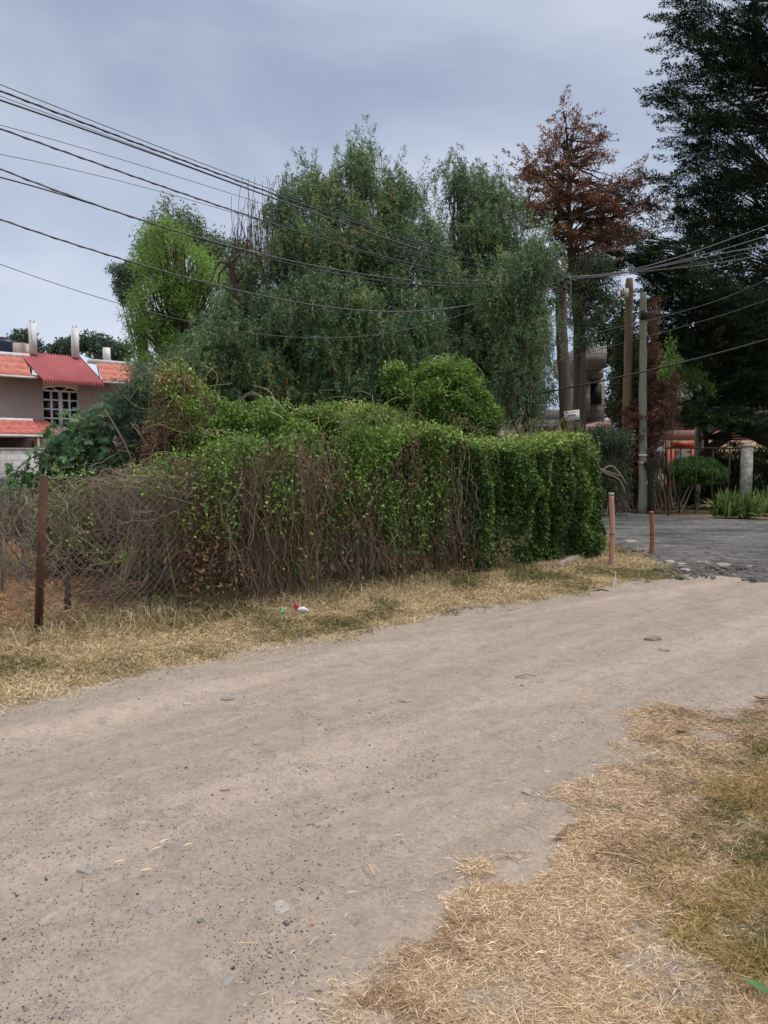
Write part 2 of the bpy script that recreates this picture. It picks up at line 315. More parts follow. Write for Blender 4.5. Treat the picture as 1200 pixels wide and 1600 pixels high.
# tiles
def tile_mat(name, c1, c2):
    m, nt, b, out = mat(name); n1 = noise(nt, 5, 4); nt.links.new(ramp(nt, n1, [(.3, c1), (.65, c2)]), b.inputs['Base Color'])
    b.inputs['Roughness'].default_value = .8; return m
M['tile'] = tile_mat('roof_tile', (.42, .125, .088), (.54, .20, .145)); M['tile2'] = tile_mat('roof_tile_red', (.34, .075, .065), (.48, .14, .11))
def dirt_mat():
    m, nt, b, out = mat('dirt'); ang = math.atan2(.649, .761)
    vs = mapping(nt, (1, 1, 1), (0, 0, -ang)); v2 = mapping(nt, (1, 1, 1), (0, 0, -ang))
    ms = nt.nodes.new('ShaderNodeMapping'); nt.links.new(vs, ms.inputs[0]); ms.inputs['Scale'].default_value = (.16, 1, 1)
    big = noise(nt, .6, 5, .6); st = noise(nt, 6.5, 7, .62, .3, vec=ms.outputs[0]); fine = noise(nt, 45, 5, .7); mid = noise(nt, 9, 5, .6)
    col = mixc(nt, big, (.318, .260, .208), (.235, .203, .178))
    col = mixc(nt, ramp(nt, st, [(.44, (0,0,0)), (.68, (.75,.75,.75))]), col, (.345, .288, .245))
    sv = nt.nodes.new('ShaderNodeSeparateXYZ'); nt.links.new(v2, sv.inputs[0]); vv = math_(nt, 'ADD', sv.outputs[1], math_(nt, 'MULTIPLY', noise(nt, .7, 3), .5))
    band = math_(nt, 'SINE', math_(nt, 'MULTIPLY', vv, 4.2)); tr_ = math_(nt, 'MULTIPLY', ramp(nt, band, [(.45, (0,0,0)), (.95, (1,1,1))]), ramp(nt, noise(nt, 1.7, 5, .65, .5, vec=ms.outputs[0]), [(.40, (0,0,0)), (.6, (.8,.8,.8))]))
    col = mixc(nt, tr_, col, (.375, .315, .262))       # wheel tracks: packed, paler dirt
    col = mixc(nt, ramp(nt, mid, [(.50, (0,0,0)), (.75, (.55,.55,.55))]), col, (.16, .143, .132))
    col = mixc(nt, ramp(nt, noise(nt, 5, 6, .7, .6), [(.60, (0,0,0)), (.70, (.55,.55,.55))]), col, (.40, .35, .30))
    col = mixc(nt, .8, col, ramp(nt, fine, [(.25, (.66, .65, .64)), (.6, (1.08, 1.07, 1.05))]), 'MULTIPLY')
    vo = nt.nodes.new('ShaderNodeTexVoronoi'); vo.inputs['Scale'].default_value = 85; g = nt.nodes.new('ShaderNodeTexCoord'); nt.links.new(g.outputs['Object'], vo.inputs['Vector'])
    sel = math_(nt, 'MULTIPLY', ramp(nt, vo.outputs['Distance'], [(.16, (1,1,1)), (.26, (0,0,0))]), ramp(nt, noise(nt, 3.5, 4), [(.47, (0,0,0)), (.62, (1,1,1))]))
    col = mixc(nt, math_(nt, 'MULTIPLY', sel, .7), col, mixc(nt, vo.outputs['Color'], (.10, .09, .085), (.30, .27, .25)))
    v3 = nt.nodes.new('ShaderNodeTexVoronoi'); v3.inputs['Scale'].default_value = 24; v3.inputs['Randomness'].default_value = 1; nt.links.new(g.outputs['Object'], v3.inputs['Vector'])
    sel3 = math_(nt, 'MULTIPLY', ramp(nt, v3.outputs['Distance'], [(.12, (1,1,1)), (.24, (0,0,0))]), ramp(nt, noise(nt, 2.1, 5, .6), [(.50, (0,0,0)), (.60, (1,1,1))]))
    col = mixc(nt, math_(nt, 'MULTIPLY', sel3, .6), col, mixc(nt, v3.outputs['Color'], (.15, .135, .125), (.40, .36, .32)))
    nt.links.new(col, b.inputs['Base Color']); b.inputs['Roughness'].default_value = .95; b.inputs['Specular IOR Level'].default_value = .15
    h = math_(nt, 'ADD', math_(nt, 'MULTIPLY', fine, .35), math_(nt, 'ADD', math_(nt, 'MULTIPLY', mid, .8), math_(nt, 'MULTIPLY', st, .7)))
    h = math_(nt, 'ADD', h, math_(nt, 'ADD', math_(nt, 'MULTIPLY', sel, .35), math_(nt, 'MULTIPLY', sel3, .5))); bump(nt, b, h, .022, 1); return m
M['dirt'] = dirt_mat()
def asphalt_mat():
    m, nt, b, out = mat('worn_asphalt')
    n1 = noise(nt, 1.1, 8, .7, .5, vec=mapping(nt, (.45, 1.1, 1))); n2 = noise(nt, 40, 4); n3 = noise(nt, 8, 7, .75, .6)
    col = ramp(nt, n1, [(.34, (.035, .033, .032)), (.45, (.085, .082, .08)), (.53, (.16, .157, .152)), (.66, (.23, .222, .212))])
    col = mixc(nt, ramp(nt, n3, [(.50, (0,0,0)), (.60, (.9,.9,.9))]), col, (.04, .037, .036))
    g = nt.nodes.new('ShaderNodeTexCoord'); sx = nt.nodes.new('ShaderNodeSeparateXYZ'); nt.links.new(g.outputs['Object'], sx.inputs[0])   # the old tar shows where the surface has broken up near the dirt
    br = math_(nt, 'ADD', sx.outputs[1], math_(nt, 'MULTIPLY', n1, 5)); col = mixc(nt, ramp(nt, math_(nt, 'MULTIPLY', math_(nt, 'SUBTRACT', br, 12.5), .22), [(0, (.85,.85,.85)), (1, (0,0,0))]), col, mixc(nt, ramp(nt, n3, [(.46, (0,0,0)), (.54, (1,1,1))]), (.13, .12, .11), (.03, .028, .027)))
    col = mixc(nt, .7, col, ramp(nt, n2, [(.3, (.6, .6, .6)), (.65, (1.2, 1.2, 1.2))]), 'MULTIPLY')
    nt.links.new(col, b.inputs['Base Color']); b.inputs['Roughness'].default_value = .9
    bump(nt, b, math_(nt, 'ADD', n3, math_(nt, 'MULTIPLY', n2, .3)), .06, 1); return m
M['asphalt'] = asphalt_mat()
def ground_mat():
    m, nt, b, out = mat('soil_with_dead_grass'); n1 = noise(nt, .7, 5); n2 = noise(nt, 14, 6, .7); n3 = noise(nt, 60, 4, .7)
    col = mixc(nt, ramp(nt, n1, [(.35, (0,0,0)), (.65, (1,1,1))]), (.24, .175, .11), (.17, .13, .075))
    col = mixc(nt, n2, col, (.30, .225, .15)); col = mixc(nt, .8, col, ramp(nt, n3, [(.3, (.5, .5, .5)), (.65, (1.15, 1.15, 1.15))]), 'MULTIPLY')
    nt.links.new(col, b.inputs['Base Color']); b.inputs['Roughness'].default_value = .95; b.inputs['Specular IOR Level'].default_value = .1
    bump(nt, b, math_(nt, 'ADD', n2, math_(nt, 'MULTIPLY', n3, .4)), .03, 1); return m
M['ground'] = ground_mat()
def stone_mat(name, c):
    m, nt, b, out = mat(name); n1 = noise(nt, 22, 5); cc = ramp(nt, n1, [(.3, tuple(.7 * x for x in c)), (.7, tuple(1.15 * x for x in c))])
    nt.links.new(mixc(nt, ramp(nt, noise(nt, 9, 5, .7), [(.42, (0, 0, 0)), (.6, (.8, .8, .8))]), cc, (.27, .225, .19)), b.inputs['Base Color'])
    b.inputs['Roughness'].default_value = .9; bump(nt, b, n1, .006, .8); return m

# ------------------------------------------------------------------ ground and roads
U = np.array([.761, .649]); NV = np.array([.649, -.761])          # along the dirt road / towards the camera
A = np.array([-3.0, 6.6])                                          # corner post of the fence
def road_uv(X, Y): dx = X + 2.35; dy = Y - 4.7; return dx * U[0] + dy * U[1], dx * NV[0] + dy * NV[1]
def sdf(X, Y, poly):
    poly = np.asarray(poly, float); d = np.full(X.shape, 1e9); ins = np.zeros(X.shape, bool); n = len(poly)
    for i in range(n):
        x0, y0 = poly[i]; x1, y1 = poly[(i + 1) % n]; ex, ey = x1 - x0, y1 - y0
        t = np.clip(((X - x0) * ex + (Y - y0) * ey) / (ex * ex + ey * ey), 0, 1)
        d = np.minimum(d, np.hypot(X - x0 - t * ex, Y - y0 - t * ey))
        c = (y0 > Y) != (y1 > Y); xi = x0 + (Y - y0) / ((ey) if ey else 1e-9) * ex
        ins ^= c & (X < xi)
    return np.where(ins, -d, d)
DIRT = [(-9, -1.6), (-5.6, 1.9), (-2.35, 4.65), (0, 6.85), (1.9, 8.45), (3.0, 9.35), (3.9, 10.0), (5, 10.3), (14, 10.2), (14, 7.2), (5.2, 6.6), (3.4, 5.7), (2.3, 5.0), (1.62, 4.5), (1.25, 4.1), (.85, 3.3), (.38, 2.85), (.02, 2.25), (-.5, 1.2), (-1.6, -.4), (-4, -3)]
ASPH = [(4.15, 10.1), (4.1, 11), (4.05, 12.3), (4.25, 15), (1, 16.3), (-14, 16.5), (-14, 21.5), (0, 22.2), (6.0, 23.2), (7.1, 21.6), (8.0, 20.4), (9.4, 18.9), (14, 16.8), (32, 13), (32, 7), (9, 8.8), (5, 9.5)]
def patch(name, poly, cell, mat_, z0, hfun, jit=.12, soft=.35, seed=3, keep=None):
    p = np.array(poly); x0, y0 = p.min(0) - .4; x1, y1 = p.max(0) + .4
    if keep: x0, y0, x1, y1 = max(x0, keep[0]), max(y0, keep[1]), min(x1, keep[2]), min(y1, keep[3])
    nx, ny = int((x1 - x0) / cell), int((y1 - y0) / cell); X, Y = np.meshgrid(np.linspace(x0, x1, nx), np.linspace(y0, y1, ny))
    d = sdf(X, Y, poly) + (fbm(X * 2.2, Y * 2.2, 4, seed) - .5) * jit * 2
    Z = z0 + hfun(X, Y) - np.clip((d + soft * .5) / soft, 0, 1) ** 1.5 * (.07 + z0)
    V = np.stack([X, Y, Z], -1).reshape(-1, 3); idx = np.arange(nx * ny).reshape(ny, nx)
    Q = np.stack([idx[:-1, :-1], idx[:-1, 1:], idx[1:, 1:], idx[1:, :-1]], -1).reshape(-1, 4)
    ok = (d.ravel()[Q] < soft * 1.1).any(1); mb = MB(); mb.add(V, Q[ok])
    o = mb.build(name, mat_, smooth=True); tag(o, kind='structure'); return o
def dirt_h(X, Y):
    u, v = road_uv(X, Y)
    rut = -.022 * np.exp(-((v - .75) / .28) ** 2) - .022 * np.exp(-((v - 2.25) / .3) ** 2)
    return .02 + rut + (fbm(u * .9, v * 2.4, 4, 11) - .5) * .036 + (fbm(X * 7, Y * 7, 3, 21) - .5) * .022 + (fbm(X * 22, Y * 22, 2, 31) - .5) * .007
def asph_h(X, Y): return .014 + (fbm(X * 1.3, Y * 1.3, 5, 41) - .5) * .10 * np.clip((13.5 - Y) / 3, .25, 1) + (fbm(X * 5, Y * 5, 3, 51) - .5) * .06 * np.clip((13 - Y) / 3, .1, 1)
mb = MB()
gx = np.array([-900, -300, -100, -40, -20, -10, -5, 0, 5, 10, 20, 40, 100, 300, 900.]); X, Y = np.meshgrid(gx, gx); idx = np.arange(225).reshape(15, 15)
mb.add(np.stack([X, Y, 0 * X - .05], -1).reshape(-1, 3), np.stack([idx[:-1, :-1], idx[:-1, 1:], idx[1:, 1:], idx[1:, :-1]], -1).reshape(-1, 4))
tag(mb.build('ground', M['ground']), kind='structure')
DIRTG = [(-9.3, -1.3), (-5.9, 2.2), (-2.6, 5.0), (-.25, 7.2), (1.65, 8.8), (2.8, 9.7), (3.8, 10.35), (5, 10.6), (14, 10.5), (14, .5), (-4, -3)]
patch('dirt_road', DIRTG, .035, M['dirt'], .004, dirt_h, keep=(-6, .6, 9, 11), jit=.3, soft=.6)
patch('asphalt_road', ASPH, .06, M['asphalt'], .012, asph_h, jit=.3, seed=9, keep=(-14.5, 5, 22, 26))

# ------------------------------------------------------------------ grass, straw, gravel (stuff)
def scatter(n, x0, x1, y0, y1): return np.stack([rng(x0, x1, n), rng(y0, y1, n)], -1)
def lay(n, tilt):                                   # directions lying nearly flat
    a = rng(0, 2 * math.pi, n); z = RNG.normal(size=n) * tilt + tilt * .4
    return unit(np.stack([np.cos(a), np.sin(a), z], -1))
# verge between fence and road
def verge_pts(n):
    u = rng(-6.5, 9.2, n); v = -rng(-.45, 1.75, n)
    X = -2.35 + u * U[0] + v * NV[0]; Y = 4.7 + u * U[1] + v * NV[1]; return X, Y, u, -v
X, Y, u, w = verge_pts(300000)
xe, ye = rng(2.2, 4.8, 50000), rng(9.6, 15.8, 50000); ue, ve = road_uv(xe, ye); X, Y, u, w = np.append(X, xe), np.append(Y, ye), np.append(u, ue), np.append(w, -ve)
tip = (X < 4.1 + (fbm(X * 2, Y * 2, 3, 5) - .5) * .8) | (Y < 9.9)
edge = sdf(X, Y, DIRT) + (fbm(X * 3, Y * 3, 4, 77) - .5) * .42
dens = np.clip((edge + .06) / .22, 0, 1) * (.35 + .65 * fbm(X * 5, Y * 5, 2, 8)); far = np.clip(1.15 - (Y - 5) * .06, .55, 1)
ok = (RNG.random(len(X)) < dens * far) & tip & ((w < 1.75) | (Y > 9.6)) & (sdf(X, Y, ASPH) > -.12) & (X > -5.2) & (Y > 2.0)
X, Y, w, u = X[ok], Y[ok], w[ok], u[ok]; n = len(X)
tall = np.clip((w - .85) / .6, 0, 1) * .8 + .2
patchy = fbm(X * 1.4, Y * 1.4, 3, 15); tuft = fbm(X * 6, Y * 6, 2, 25)
green = np.clip((fbm(X * 2.1 + 9, Y * 2.1, 3, 19) - .44) * 5, 0, 1) * (.65 + .35 * (u > 3))
mb = MB(); D = lay(n, .4 + 0 * X); D[:, 2] += tall * rng(.2, 1.5, n) * (tuft + .2); Ln = rng(.05, .13, n) * (.6 + tall * .8) * (.6 + .8 * tuft)
t = np.clip(.76 - .58 * green * rng(.5, 1, n) + RNG.normal(size=n) * .14 - .12 * (patchy < .42), 0, 1)
blades(mb, np.stack([X, Y, rng(-.005, .02, n) + .03 * tall * tuft], -1), D, np.stack([RNG.normal(size=n) * .5, RNG.normal(size=n) * .5, -rng(.2, 1.2, n)], -1), Ln, rng(.004, .008, n) * (1 + (Y - 5) * .09), t)
tag(mb.build('verge_grass', M['verge']), 'dry yellow and green grass strip between the wire fence and the dirt road', 'grass', kind='stuff')
# taller dry grass at the foot of the fence
n = 26000; s = rng(-.3, 8.3, n); d = RNG.normal(size=n) * .16 + .12; k = fbm(s * 2.1, s * 0, 3, 35)
ok = RNG.random(n) < np.clip((k - .3) * 3, .12, 1) * np.where(s > 5, .5, 1) * np.where(s < 1.7, .35, 1); s, d = s[ok], d[ok]; n = len(s)
Xf = A[0] + s * U[0] + d * NV[0]; Yf = A[1] + s * U[1] + d * NV[1]; mb = MB()
D = unit(np.stack([RNG.normal(size=n) * .6, RNG.normal(size=n) * .6, rng(.5, 1.6, n)], -1))
blades(mb, np.stack([Xf, Yf, 0 * Xf], -1), D, np.stack([RNG.normal(size=n) * .8, RNG.normal(size=n) * .8, -rng(.3, 1.6, n)], -1), rng(.12, .40, n) * np.where(s < 5, 1, .55), rng(.005, .009, n), np.clip(RNG.normal(size=n) * .24 + .52, 0, 1))
tag(mb.build('tall_grass', M['verge']), 'taller brownish grass along the foot of the fence', 'grass', kind='stuff')
# yard behind the fence
n = 70000; Xy = rng(-8, 1.5, n); Yy = rng(6.3, 14, n); du = (Xy - A[0]) * NV[0] + (Yy - A[1]) * NV[1]
ok = (du < .05) & (RNG.random(n) < .25 + .75 * fbm(Xy * 2, Yy * 2, 3, 55)); Xy, Yy = Xy[ok], Yy[ok]; n = len(Xy); mb = MB()
D = lay(n, .5); D[:, 2] = np.abs(D[:, 2]) + .3 * (fbm(Xy * 3, Yy * 3, 2, 61) > .5)
t = np.clip(.72 - .9 * np.clip((fbm(Xy * .9, Yy * .9, 3, 71) - .48) * 3, 0, 1) + RNG.normal(size=n) * .16, 0, 1)
blades(mb, np.stack([Xy, Yy, 0 * Xy], -1), D, np.stack([RNG.normal(size=n) * .5, RNG.normal(size=n) * .5, -rng(.2, 1., n)], -1), rng(.07, .22, n), rng(.006, .014, n), t)
tag(mb.build('yard_grass', M['yardg']), 'rusty brown dead grass and leaf litter covering the fenced yard', 'grass', kind='stuff')
# near straw (bottom right)
STR = [(-.35, 1.3), (-.15, 2.02), (-.02, 2.2), (.08, 2.38), (.28, 2.45), (.38, 2.78), (.62, 2.86), (.78, 3.2), (.95, 3.55), (1.2, 3.9), (1.42, 4.5), (1.75, 4.75), (2.3, 4.9), (3.2, 5.45), (4.5, 6.1), (6, 6.3), (6, 1.2)]
n = 900000; Y = 1.75 * (1 - rng(0, 1, n) * (1 - (1.75 / 6.2) ** 1.2)) ** (-1 / 1.2); X = rng(-.3, 1, n) * (.56 * Y + .15)
d = sdf(X, Y, STR) + (fbm(X * 4, Y * 4, 4, 81) - .5) * .50
cover = np.clip((-d + .04) / .09, 0, 1) * np.clip((fbm(X * 3.3, Y * 3.3, 3, 83) - .28) * 4.2, .10, 1) + .006 * (sdf(X, Y, STR) < .5)
ok = RNG.random(len(X)) < cover; X, Y = X[ok], Y[ok]; n = len(X); mb = MB()
D = lay(n, .12); Ln = rng(.015, .055, n) * (1 + (RNG.random(n) < .06) * 1.0)
leaves(mb, np.stack([X, Y, dirt_h(X, Y) * .5 + rng(.004, .026, n)], -1), D, Ln, rng(.0012, .0028, n) * (1 + (Y - 2) * .25), np.clip(RNG.normal(size=n) * .24 + .57 - .24 * (fbm(X * 6, Y * 6, 3, 85) < .45) - .22 * np.clip((X - .9) * .8, 0, 1), 0, 1))
tag(mb.build('straw', M['straw']), 'thin layer of cut yellow straw strewn along the near edge of the road', 'straw', kind='stuff')
GRS = [(.95, 1.2), (.88, 1.9), (.92, 2.2), (1.0, 2.5), (.98, 2.85), (1.15, 3.1), (1.32, 3.5), (1.72, 3.95), (2.2, 4.35), (4, 5.1), (6, 5.4), (6, 1.2)]
n = 600000; Y = 1.65 * (1 - rng(0, 1, n) * (1 - (1.65 / 5.4) ** 1.2)) ** (-1 / 1.2); X = rng(.3, 1, n) * (.56 * Y + .25)
d = sdf(X, Y, GRS) + (fbm(X * 4, Y * 4, 4, 91) - .5) * .5
ok = RNG.random(len(X)) < np.clip((-d + .12) / .3, 0, 1) * (.15 + .85 * np.clip((fbm(X * 5, Y * 5, 3, 93) - .3) * 3, 0, 1)); X, Y, d = X[ok], Y[ok], d[ok]; n = len(X); mb = MB()
tf = fbm(X * 7, Y * 7, 2, 95); D = lay(n, .35); D[:, 2] = np.abs(D[:, 2]) + rng(0, 1.6, n) * tf * np.clip(-d * 2.5, .1, 1)
gr = np.clip((fbm(X * 3 + 4, Y * 3, 3, 97) - .40) * 5, 0, 1)
blades(mb, np.stack([X, Y, rng(0, .02, n)], -1), D, np.stack([RNG.normal(size=n) * .5, RNG.normal(size=n) * .5, -rng(.3, 1.2, n)], -1), rng(.03, .10, n) * (.6 + tf * .9), rng(.0018, .004, n) * (1 + (Y - 2) * .12), np.clip(.56 - .55 * gr * rng(.4, 1, n) + RNG.normal(size=n) * .16, 0, 1))
tag(mb.build('near_grass', M['nearg']), 'matted brown and olive grass at the bottom right corner beside the straw', 'grass', kind='stuff')
# gravel
def rock(mb, c, r, sq=.6, tint=.5, seg=6):
    th = np.arange(seg) / seg * 2 * math.pi + rng(0, 6); R = r * rng(.75, 1.2, seg)
    v = [];
    for k, (zz, rr) in enumerate(((-.6, .8), (.1, 1.0), (.65, .62))):
        v.append(np.stack([c[0] + R * rr * np.cos(th), c[1] + R * rr * np.sin(th) * rng(.7, 1), c[2] + r * sq * (zz + rng(-.12, .12, seg))], -1))
    v.append(np.array([[c[0], c[1], c[2] + r * sq * .85]])); V = np.vstack(v); q = []; t = []
    for k in range(2):
        for j in range(seg): q.append((k * seg + j, k * seg + (j + 1) % seg, (k + 1) * seg + (j + 1) % seg, (k + 1) * seg + j))
    for j in range(seg): t.append((2 * seg + j, 2 * seg + (j + 1) % seg, 3 * seg))
    mb.add(V, q, tint=tint); mb.t.append(np.array(t) + mb.n - len(V)); mb.tt.append(np.full(seg, tint))
M['gravel'] = leaf_mat('gravel', [(0, (.055, .05, .05)), (.5, (.13, .12, .115)), (.8, (.28, .25, .23)), (1, (.45, .42, .38))], trans=0, rough=.9, nmix=.1)
mb = MB(); cnt = 0
while cnt < 3600:
    px, py = rng(-10, 1200), 930 + 690 * rng(0, 1) ** .8
    g = G(px, py)
    if sdf(np.array([g[0]]), np.array([g[1]]), DIRT)[0] > -.05: continue
    if fbm(np.array([g[0] * 1.4 + 3]), np.array([g[1] * 1.4]), 3, 101)[0] < .53 - (.1 if px < 520 and py > 1350 else 0) + (.1 if px > 620 else 0): continue
    r = rng(.0012, .0034) * (1 + (rng(0, 1) < .05) * 1.0) * (1 + g[1] * .06); rock(mb, (g[0], g[1], dirt_h(g[0], g[1]) + r * .3 + .004), r, .75, np.clip(RNG.normal() * .28 + .52, 0, 1), 5); cnt += 1
tag(mb.build('gravel', M['gravel']), 'loose dark gravel scattered over the dirt road', 'gravel', kind='stuff')

# ------------------------------------------------------------------ stones one can point at
def stone(px, py, r, sq, mt, label, flat=1, name='stone', group=None):
    g = G(px, py); r = r * .78; sq = sq * 1.25; zz = dirt_h(g[0], g[1]) if sdf(np.array([g[0]]), np.array([g[1]]), DIRT)[0] < 0 else .01
    mb = MB(); nt_, nr = 20, 7; sd = rng(0, 99); ph = np.linspace(-.35, 1.5, nr); th = np.linspace(0, 2 * math.pi, nt_, endpoint=False); el = rng(.6, .9); an = rng(0, 3.14); V = []
    cut = [(rng(0, 6.28), rng(.62, .9)) for _ in range(4)]
    for p_ in ph:
        rr = math.cos(p_) * (1 + (fbm(th * 1.1 + sd, th * 0 + p_ * 1.3, 3, 7) - .5) * .7)
        for ca, cd in cut: rr = np.minimum(rr, cd / np.maximum(np.cos(th - ca), .05))
        x, y = rr * np.cos(th), rr * np.sin(th) * el; V.append(np.stack([g[0] + r * (x * math.cos(an) - y * math.sin(an)), g[1] + r * (x * math.sin(an) + y * math.cos(an)), zz + r * sq * (np.minimum(math.sin(p_), .8) + (fbm(x * 2 + sd, y * 2, 3, 5) - .5) * .5) + 0 * th], -1))
    idx = np.arange(nr * nt_).reshape(nr, nt_); nx = np.roll(idx, -1, 1); mb.add(np.vstack(V), np.stack([idx[:-1], nx[:-1], nx[1:], idx[1:]], -1).reshape(-1, 4)); o = mb.build(name, mt)
    tag(o, label, 'stone', group); return o
SG = stone_mat('stone_grey', (.23, .215, .20)); SW = stone_mat('stone_pale', (.36, .33, .29)); SD = stone_mat('stone_dark', (.09, .085, .085)); SB = stone_mat('stone_blue', (.18, .21, .23)); SR = stone_mat('stone_red', (.34, .21, .17)); SO = stone_mat('stone_orange', (.40, .21, .13))
for a in [(135,1363,.050,.22,SG,'flat pale grey stone set in the dirt at the lower left of the road'),
          (242,1428,.045,.3,SG,'pale bluish stone in the dirt beside the darker gravel at lower left'),
          (46,1293,.014,.8,SD,'small dark stone near the left picture edge of the dirt road'),
          (632,1101,.075,.25,SG,'wide flat grey stone at mid road, largest of the flat stones'),
          (822,1244,.05,.3,SW,'rounded pale stone half buried in the tyre tracks'),
          (778,1222,.045,.3,stone_mat('stone_soil',(.24,.20,.17)),'brown clod of earth beside the rounded pale stone'),
          (855,1211,.03,.25,SW,'small flat white stone right of the tyre tracks'),
          (530,1268,.028,.4,SW,'white chip of stone in the middle of the dirt road'),
          (516,1277,.024,.4,SR,'pinkish stone touching the white chip in mid road'),
          (555,1240,.018,.6,SD,'brownish grey pebble above the white chip'),
          (532,1237,.016,.6,SG,'grey pebble left of the brownish one'),
          (432,1292,.026,.3,SB,'blue grey stone sunk in the dirt'),
          (486,1258,.018,.4,SB,'small blue stone between the road centre and the pinkish stone'),
          (402,1167,.055,.14,SO,'orange brick fragment worn flat into the road'),
          (392,1141,.055,.22,SG,'light grey flat stone above the orange brick fragment'),
          (350,1241,.04,.25,SR,'reddish flat stone left of the road centre'),
          (355,1094,.075,.2,SG,'long pale stone in the far wheel track'),
          (520,1473,.018,.3,SW,'white angular chip near the straw at the bottom'),
          (357,1545,.035,.3,SG,'smooth grey stone at the bottom edge of the picture'),
          (1020,1003,.10,.35,SD,'dark flat piece of rubble on the far part of the dirt road'),
          (1038,1018,.07,.3,SG,'grey lump beside the dark rubble on the far dirt'),
          (315,1450,.020,.7,SD,'dark clump of gravel below the pale bluish stone'),
          (448,1459,.022,.6,SD,'dark pebble cluster right of the bluish stone'),
          (220,1290,.04,.2,SW,'whitish crusted stone left of the straw scraps'),
          (440,1432,.065,.10,SW,'whitish crust of mortar worn into the road'),
          (292,1104,.035,.4,SW,'small white stone near the far grass verge')]:
    stone(*a[:5], a[5])
for a in [(1045,880,.12,.4,SW,'pale stone at the grassy corner of the road, left of two others'),
          (1066,884,.11,.35,SW,'pale flat stone in the middle of the grassy corner'),
          (1070,893,.13,.3,SW,'pale flat stone nearest the dirt at the grassy corner'),
          (1028,884,.10,.3,SG,'grey stone in the grass at the corner'),
          (986,889,.07,.5,SG,'grey stone in the grass right of the tall bollard'),
          (985,849,.22,.3,stone_mat('stone_slab',(.30,.25,.21)),'brown rubble slab between the two bollards'),
          (1003,862,.20,.3,SD,'dark broken slab beside the short bollard'),
          (903,884,.10,.7,SG,'pointed grey stone at the foot of the hedge end'),
          (1100,882,.22,.28,SD,'dark broken lump of asphalt beside the pale stones'),
          (1130,885,.20,.22,SG,'grey broken lump of asphalt at the road junction'),
          (1135,876,.16,.3,SD,'black lump of asphalt behind the grey one'),
          (683,907,.06,.5,SG,'grey stone at the foot of the leafy hedge')]:
    stone(*a[:5], a[5])
mb = MB()
for _ in range(1100):
    x, y = rng(3.7, 9.5), 9.75 + RNG.normal() * .12 + abs(RNG.normal()) * .8
    if fbm(np.array([x * 1.5]), np.array([y * 1.5]), 3, 131)[0] < .45: continue
    r_ = rng(.010, .05) * rng(.4, 1) * (1 + (rng(0, 1) < .08)); rock(mb, (x, y, .03 + r_ * .2), r_, .6, np.clip(RNG.normal() * .3 + .25, 0, 1), 6)
tag(mb.build('rubble', M['gravel']), 'broken black asphalt crumbs and grey chips where the dirt meets the asphalt', 'rubble', kind='stuff')
# litter, sticks and leaves
def lit(name, pts, r, mt, label, cat, rad1=None):
    mb = MB(); tube(mb, pts, r, rad1 if rad1 is not None else r * .5, 5, 10); return tag(mb.build(name, mt, smooth=True), label, cat)
g = G(957, 926); lit('stick', [g, g + [.01, 0, .08], g + [.03, 0, .17], g + [.02, 0, .26]], .012, M['white'], 'thin white stick standing up at the edge of the verge', 'stick', .004)
g = G(955, 927); lit('twig', [g + [-.22, 0, .02], g + [-.1, .03, .04], g + [0, 0, .01]], .012, M['bark'], 'brown twig lying at the foot of the white stick', 'twig')
for (px, py, l, ang, lab) in [(805,1065,.16,.3,'dark forked twig lying on the dirt in mid road'), (370+215,1380,.10,2.,'dry stalk on the dirt left of the straw edge'), (925,1342,.22,-.5,'long straw coloured stalk at the straw edge')]:
    g = G(px, py) + [0, 0, .03]; lit('twig', [g, g + [l * .5 * math.cos(ang), l * .5 * math.sin(ang), .015], g + [l * math.cos(ang), l * math.sin(ang), 0]], .004, M['twig'] if 'dark' in lab else M['straw'], lab, 'twig')
def flat_leaf(px, py, ln, wd, ang, mt, label, curl=.3, z=.03):
    g = G(px, py); mb = MB(); k = 7; t = np.linspace(0, 1, k); w = wd * np.sin(t * math.pi * .94 + .1) * .5
    dx, dy = math.cos(ang), math.sin(ang); V = []
    for i in range(k):
        c = g + np.array([dx * ln * (t[i] - .5), dy * ln * (t[i] - .5), z + curl * ln * (t[i] - .5) ** 2])
        for sgn in (-1, 0, 1): V.append(c + np.array([-dy * w[i] * sgn, dx * w[i] * sgn, abs(sgn) * w[i] * .7]))
    Q = [(i * 3 + j, i * 3 + j + 1, i * 3 + j + 4, i * 3 + j + 3) for i in range(k - 1) for j in range(2)]
    mb.add(V, Q, tint=.6); return tag(mb.build('fallen_leaf', mt, smooth=True), label, 'leaf')
flat_leaf(878, 1316, .12, .026, .9, M['dry_leaf'], 'curled pale dry leaf at the edge of the straw', .9)
flat_leaf(955, 1283, .035, .022, .4, M['dead'], 'small reddish brown leaf on bare dirt inside the straw')
flat_leaf(1128, 1353, .04, .03, 1.9, M['dead'], 'reddish leaf in the grass above the others')
flat_leaf(1055, 1562, .045, .03, .2, M['dead'], 'orange brown leaf lying on straw at the bottom edge')
flat_leaf(1078, 1430, .04, .03, 2.6, M['dead'], 'tan leaf on the straw near the grass edge')
flat_leaf(1182, 1575, .085, .034, 2.1, M['castor'], 'single fresh green leaf in the bottom right corner', z=.06)
flat_leaf(1015, 1393, .05, .012, 2.9, M['dry_leaf'], 'thin curled purple brown leaf on the straw')
flat_leaf(845, 1504, .04, .016, .3, M['white'], 'small white scrap of paper on the straw')
flat_leaf(1064, 1152, .09, .05, .3, M['dry_leaf'], 'dry brown leaf on the far patch of straw', .8)
flat_leaf(1190, 1100, .12, .05, .1, M['dry_leaf'], 'dark curled leaf at the right picture edge', .8)
flat_leaf(488, 1459, .014, .01, .1, M['signred'], 'tiny red plastic scrap on the dirt road')
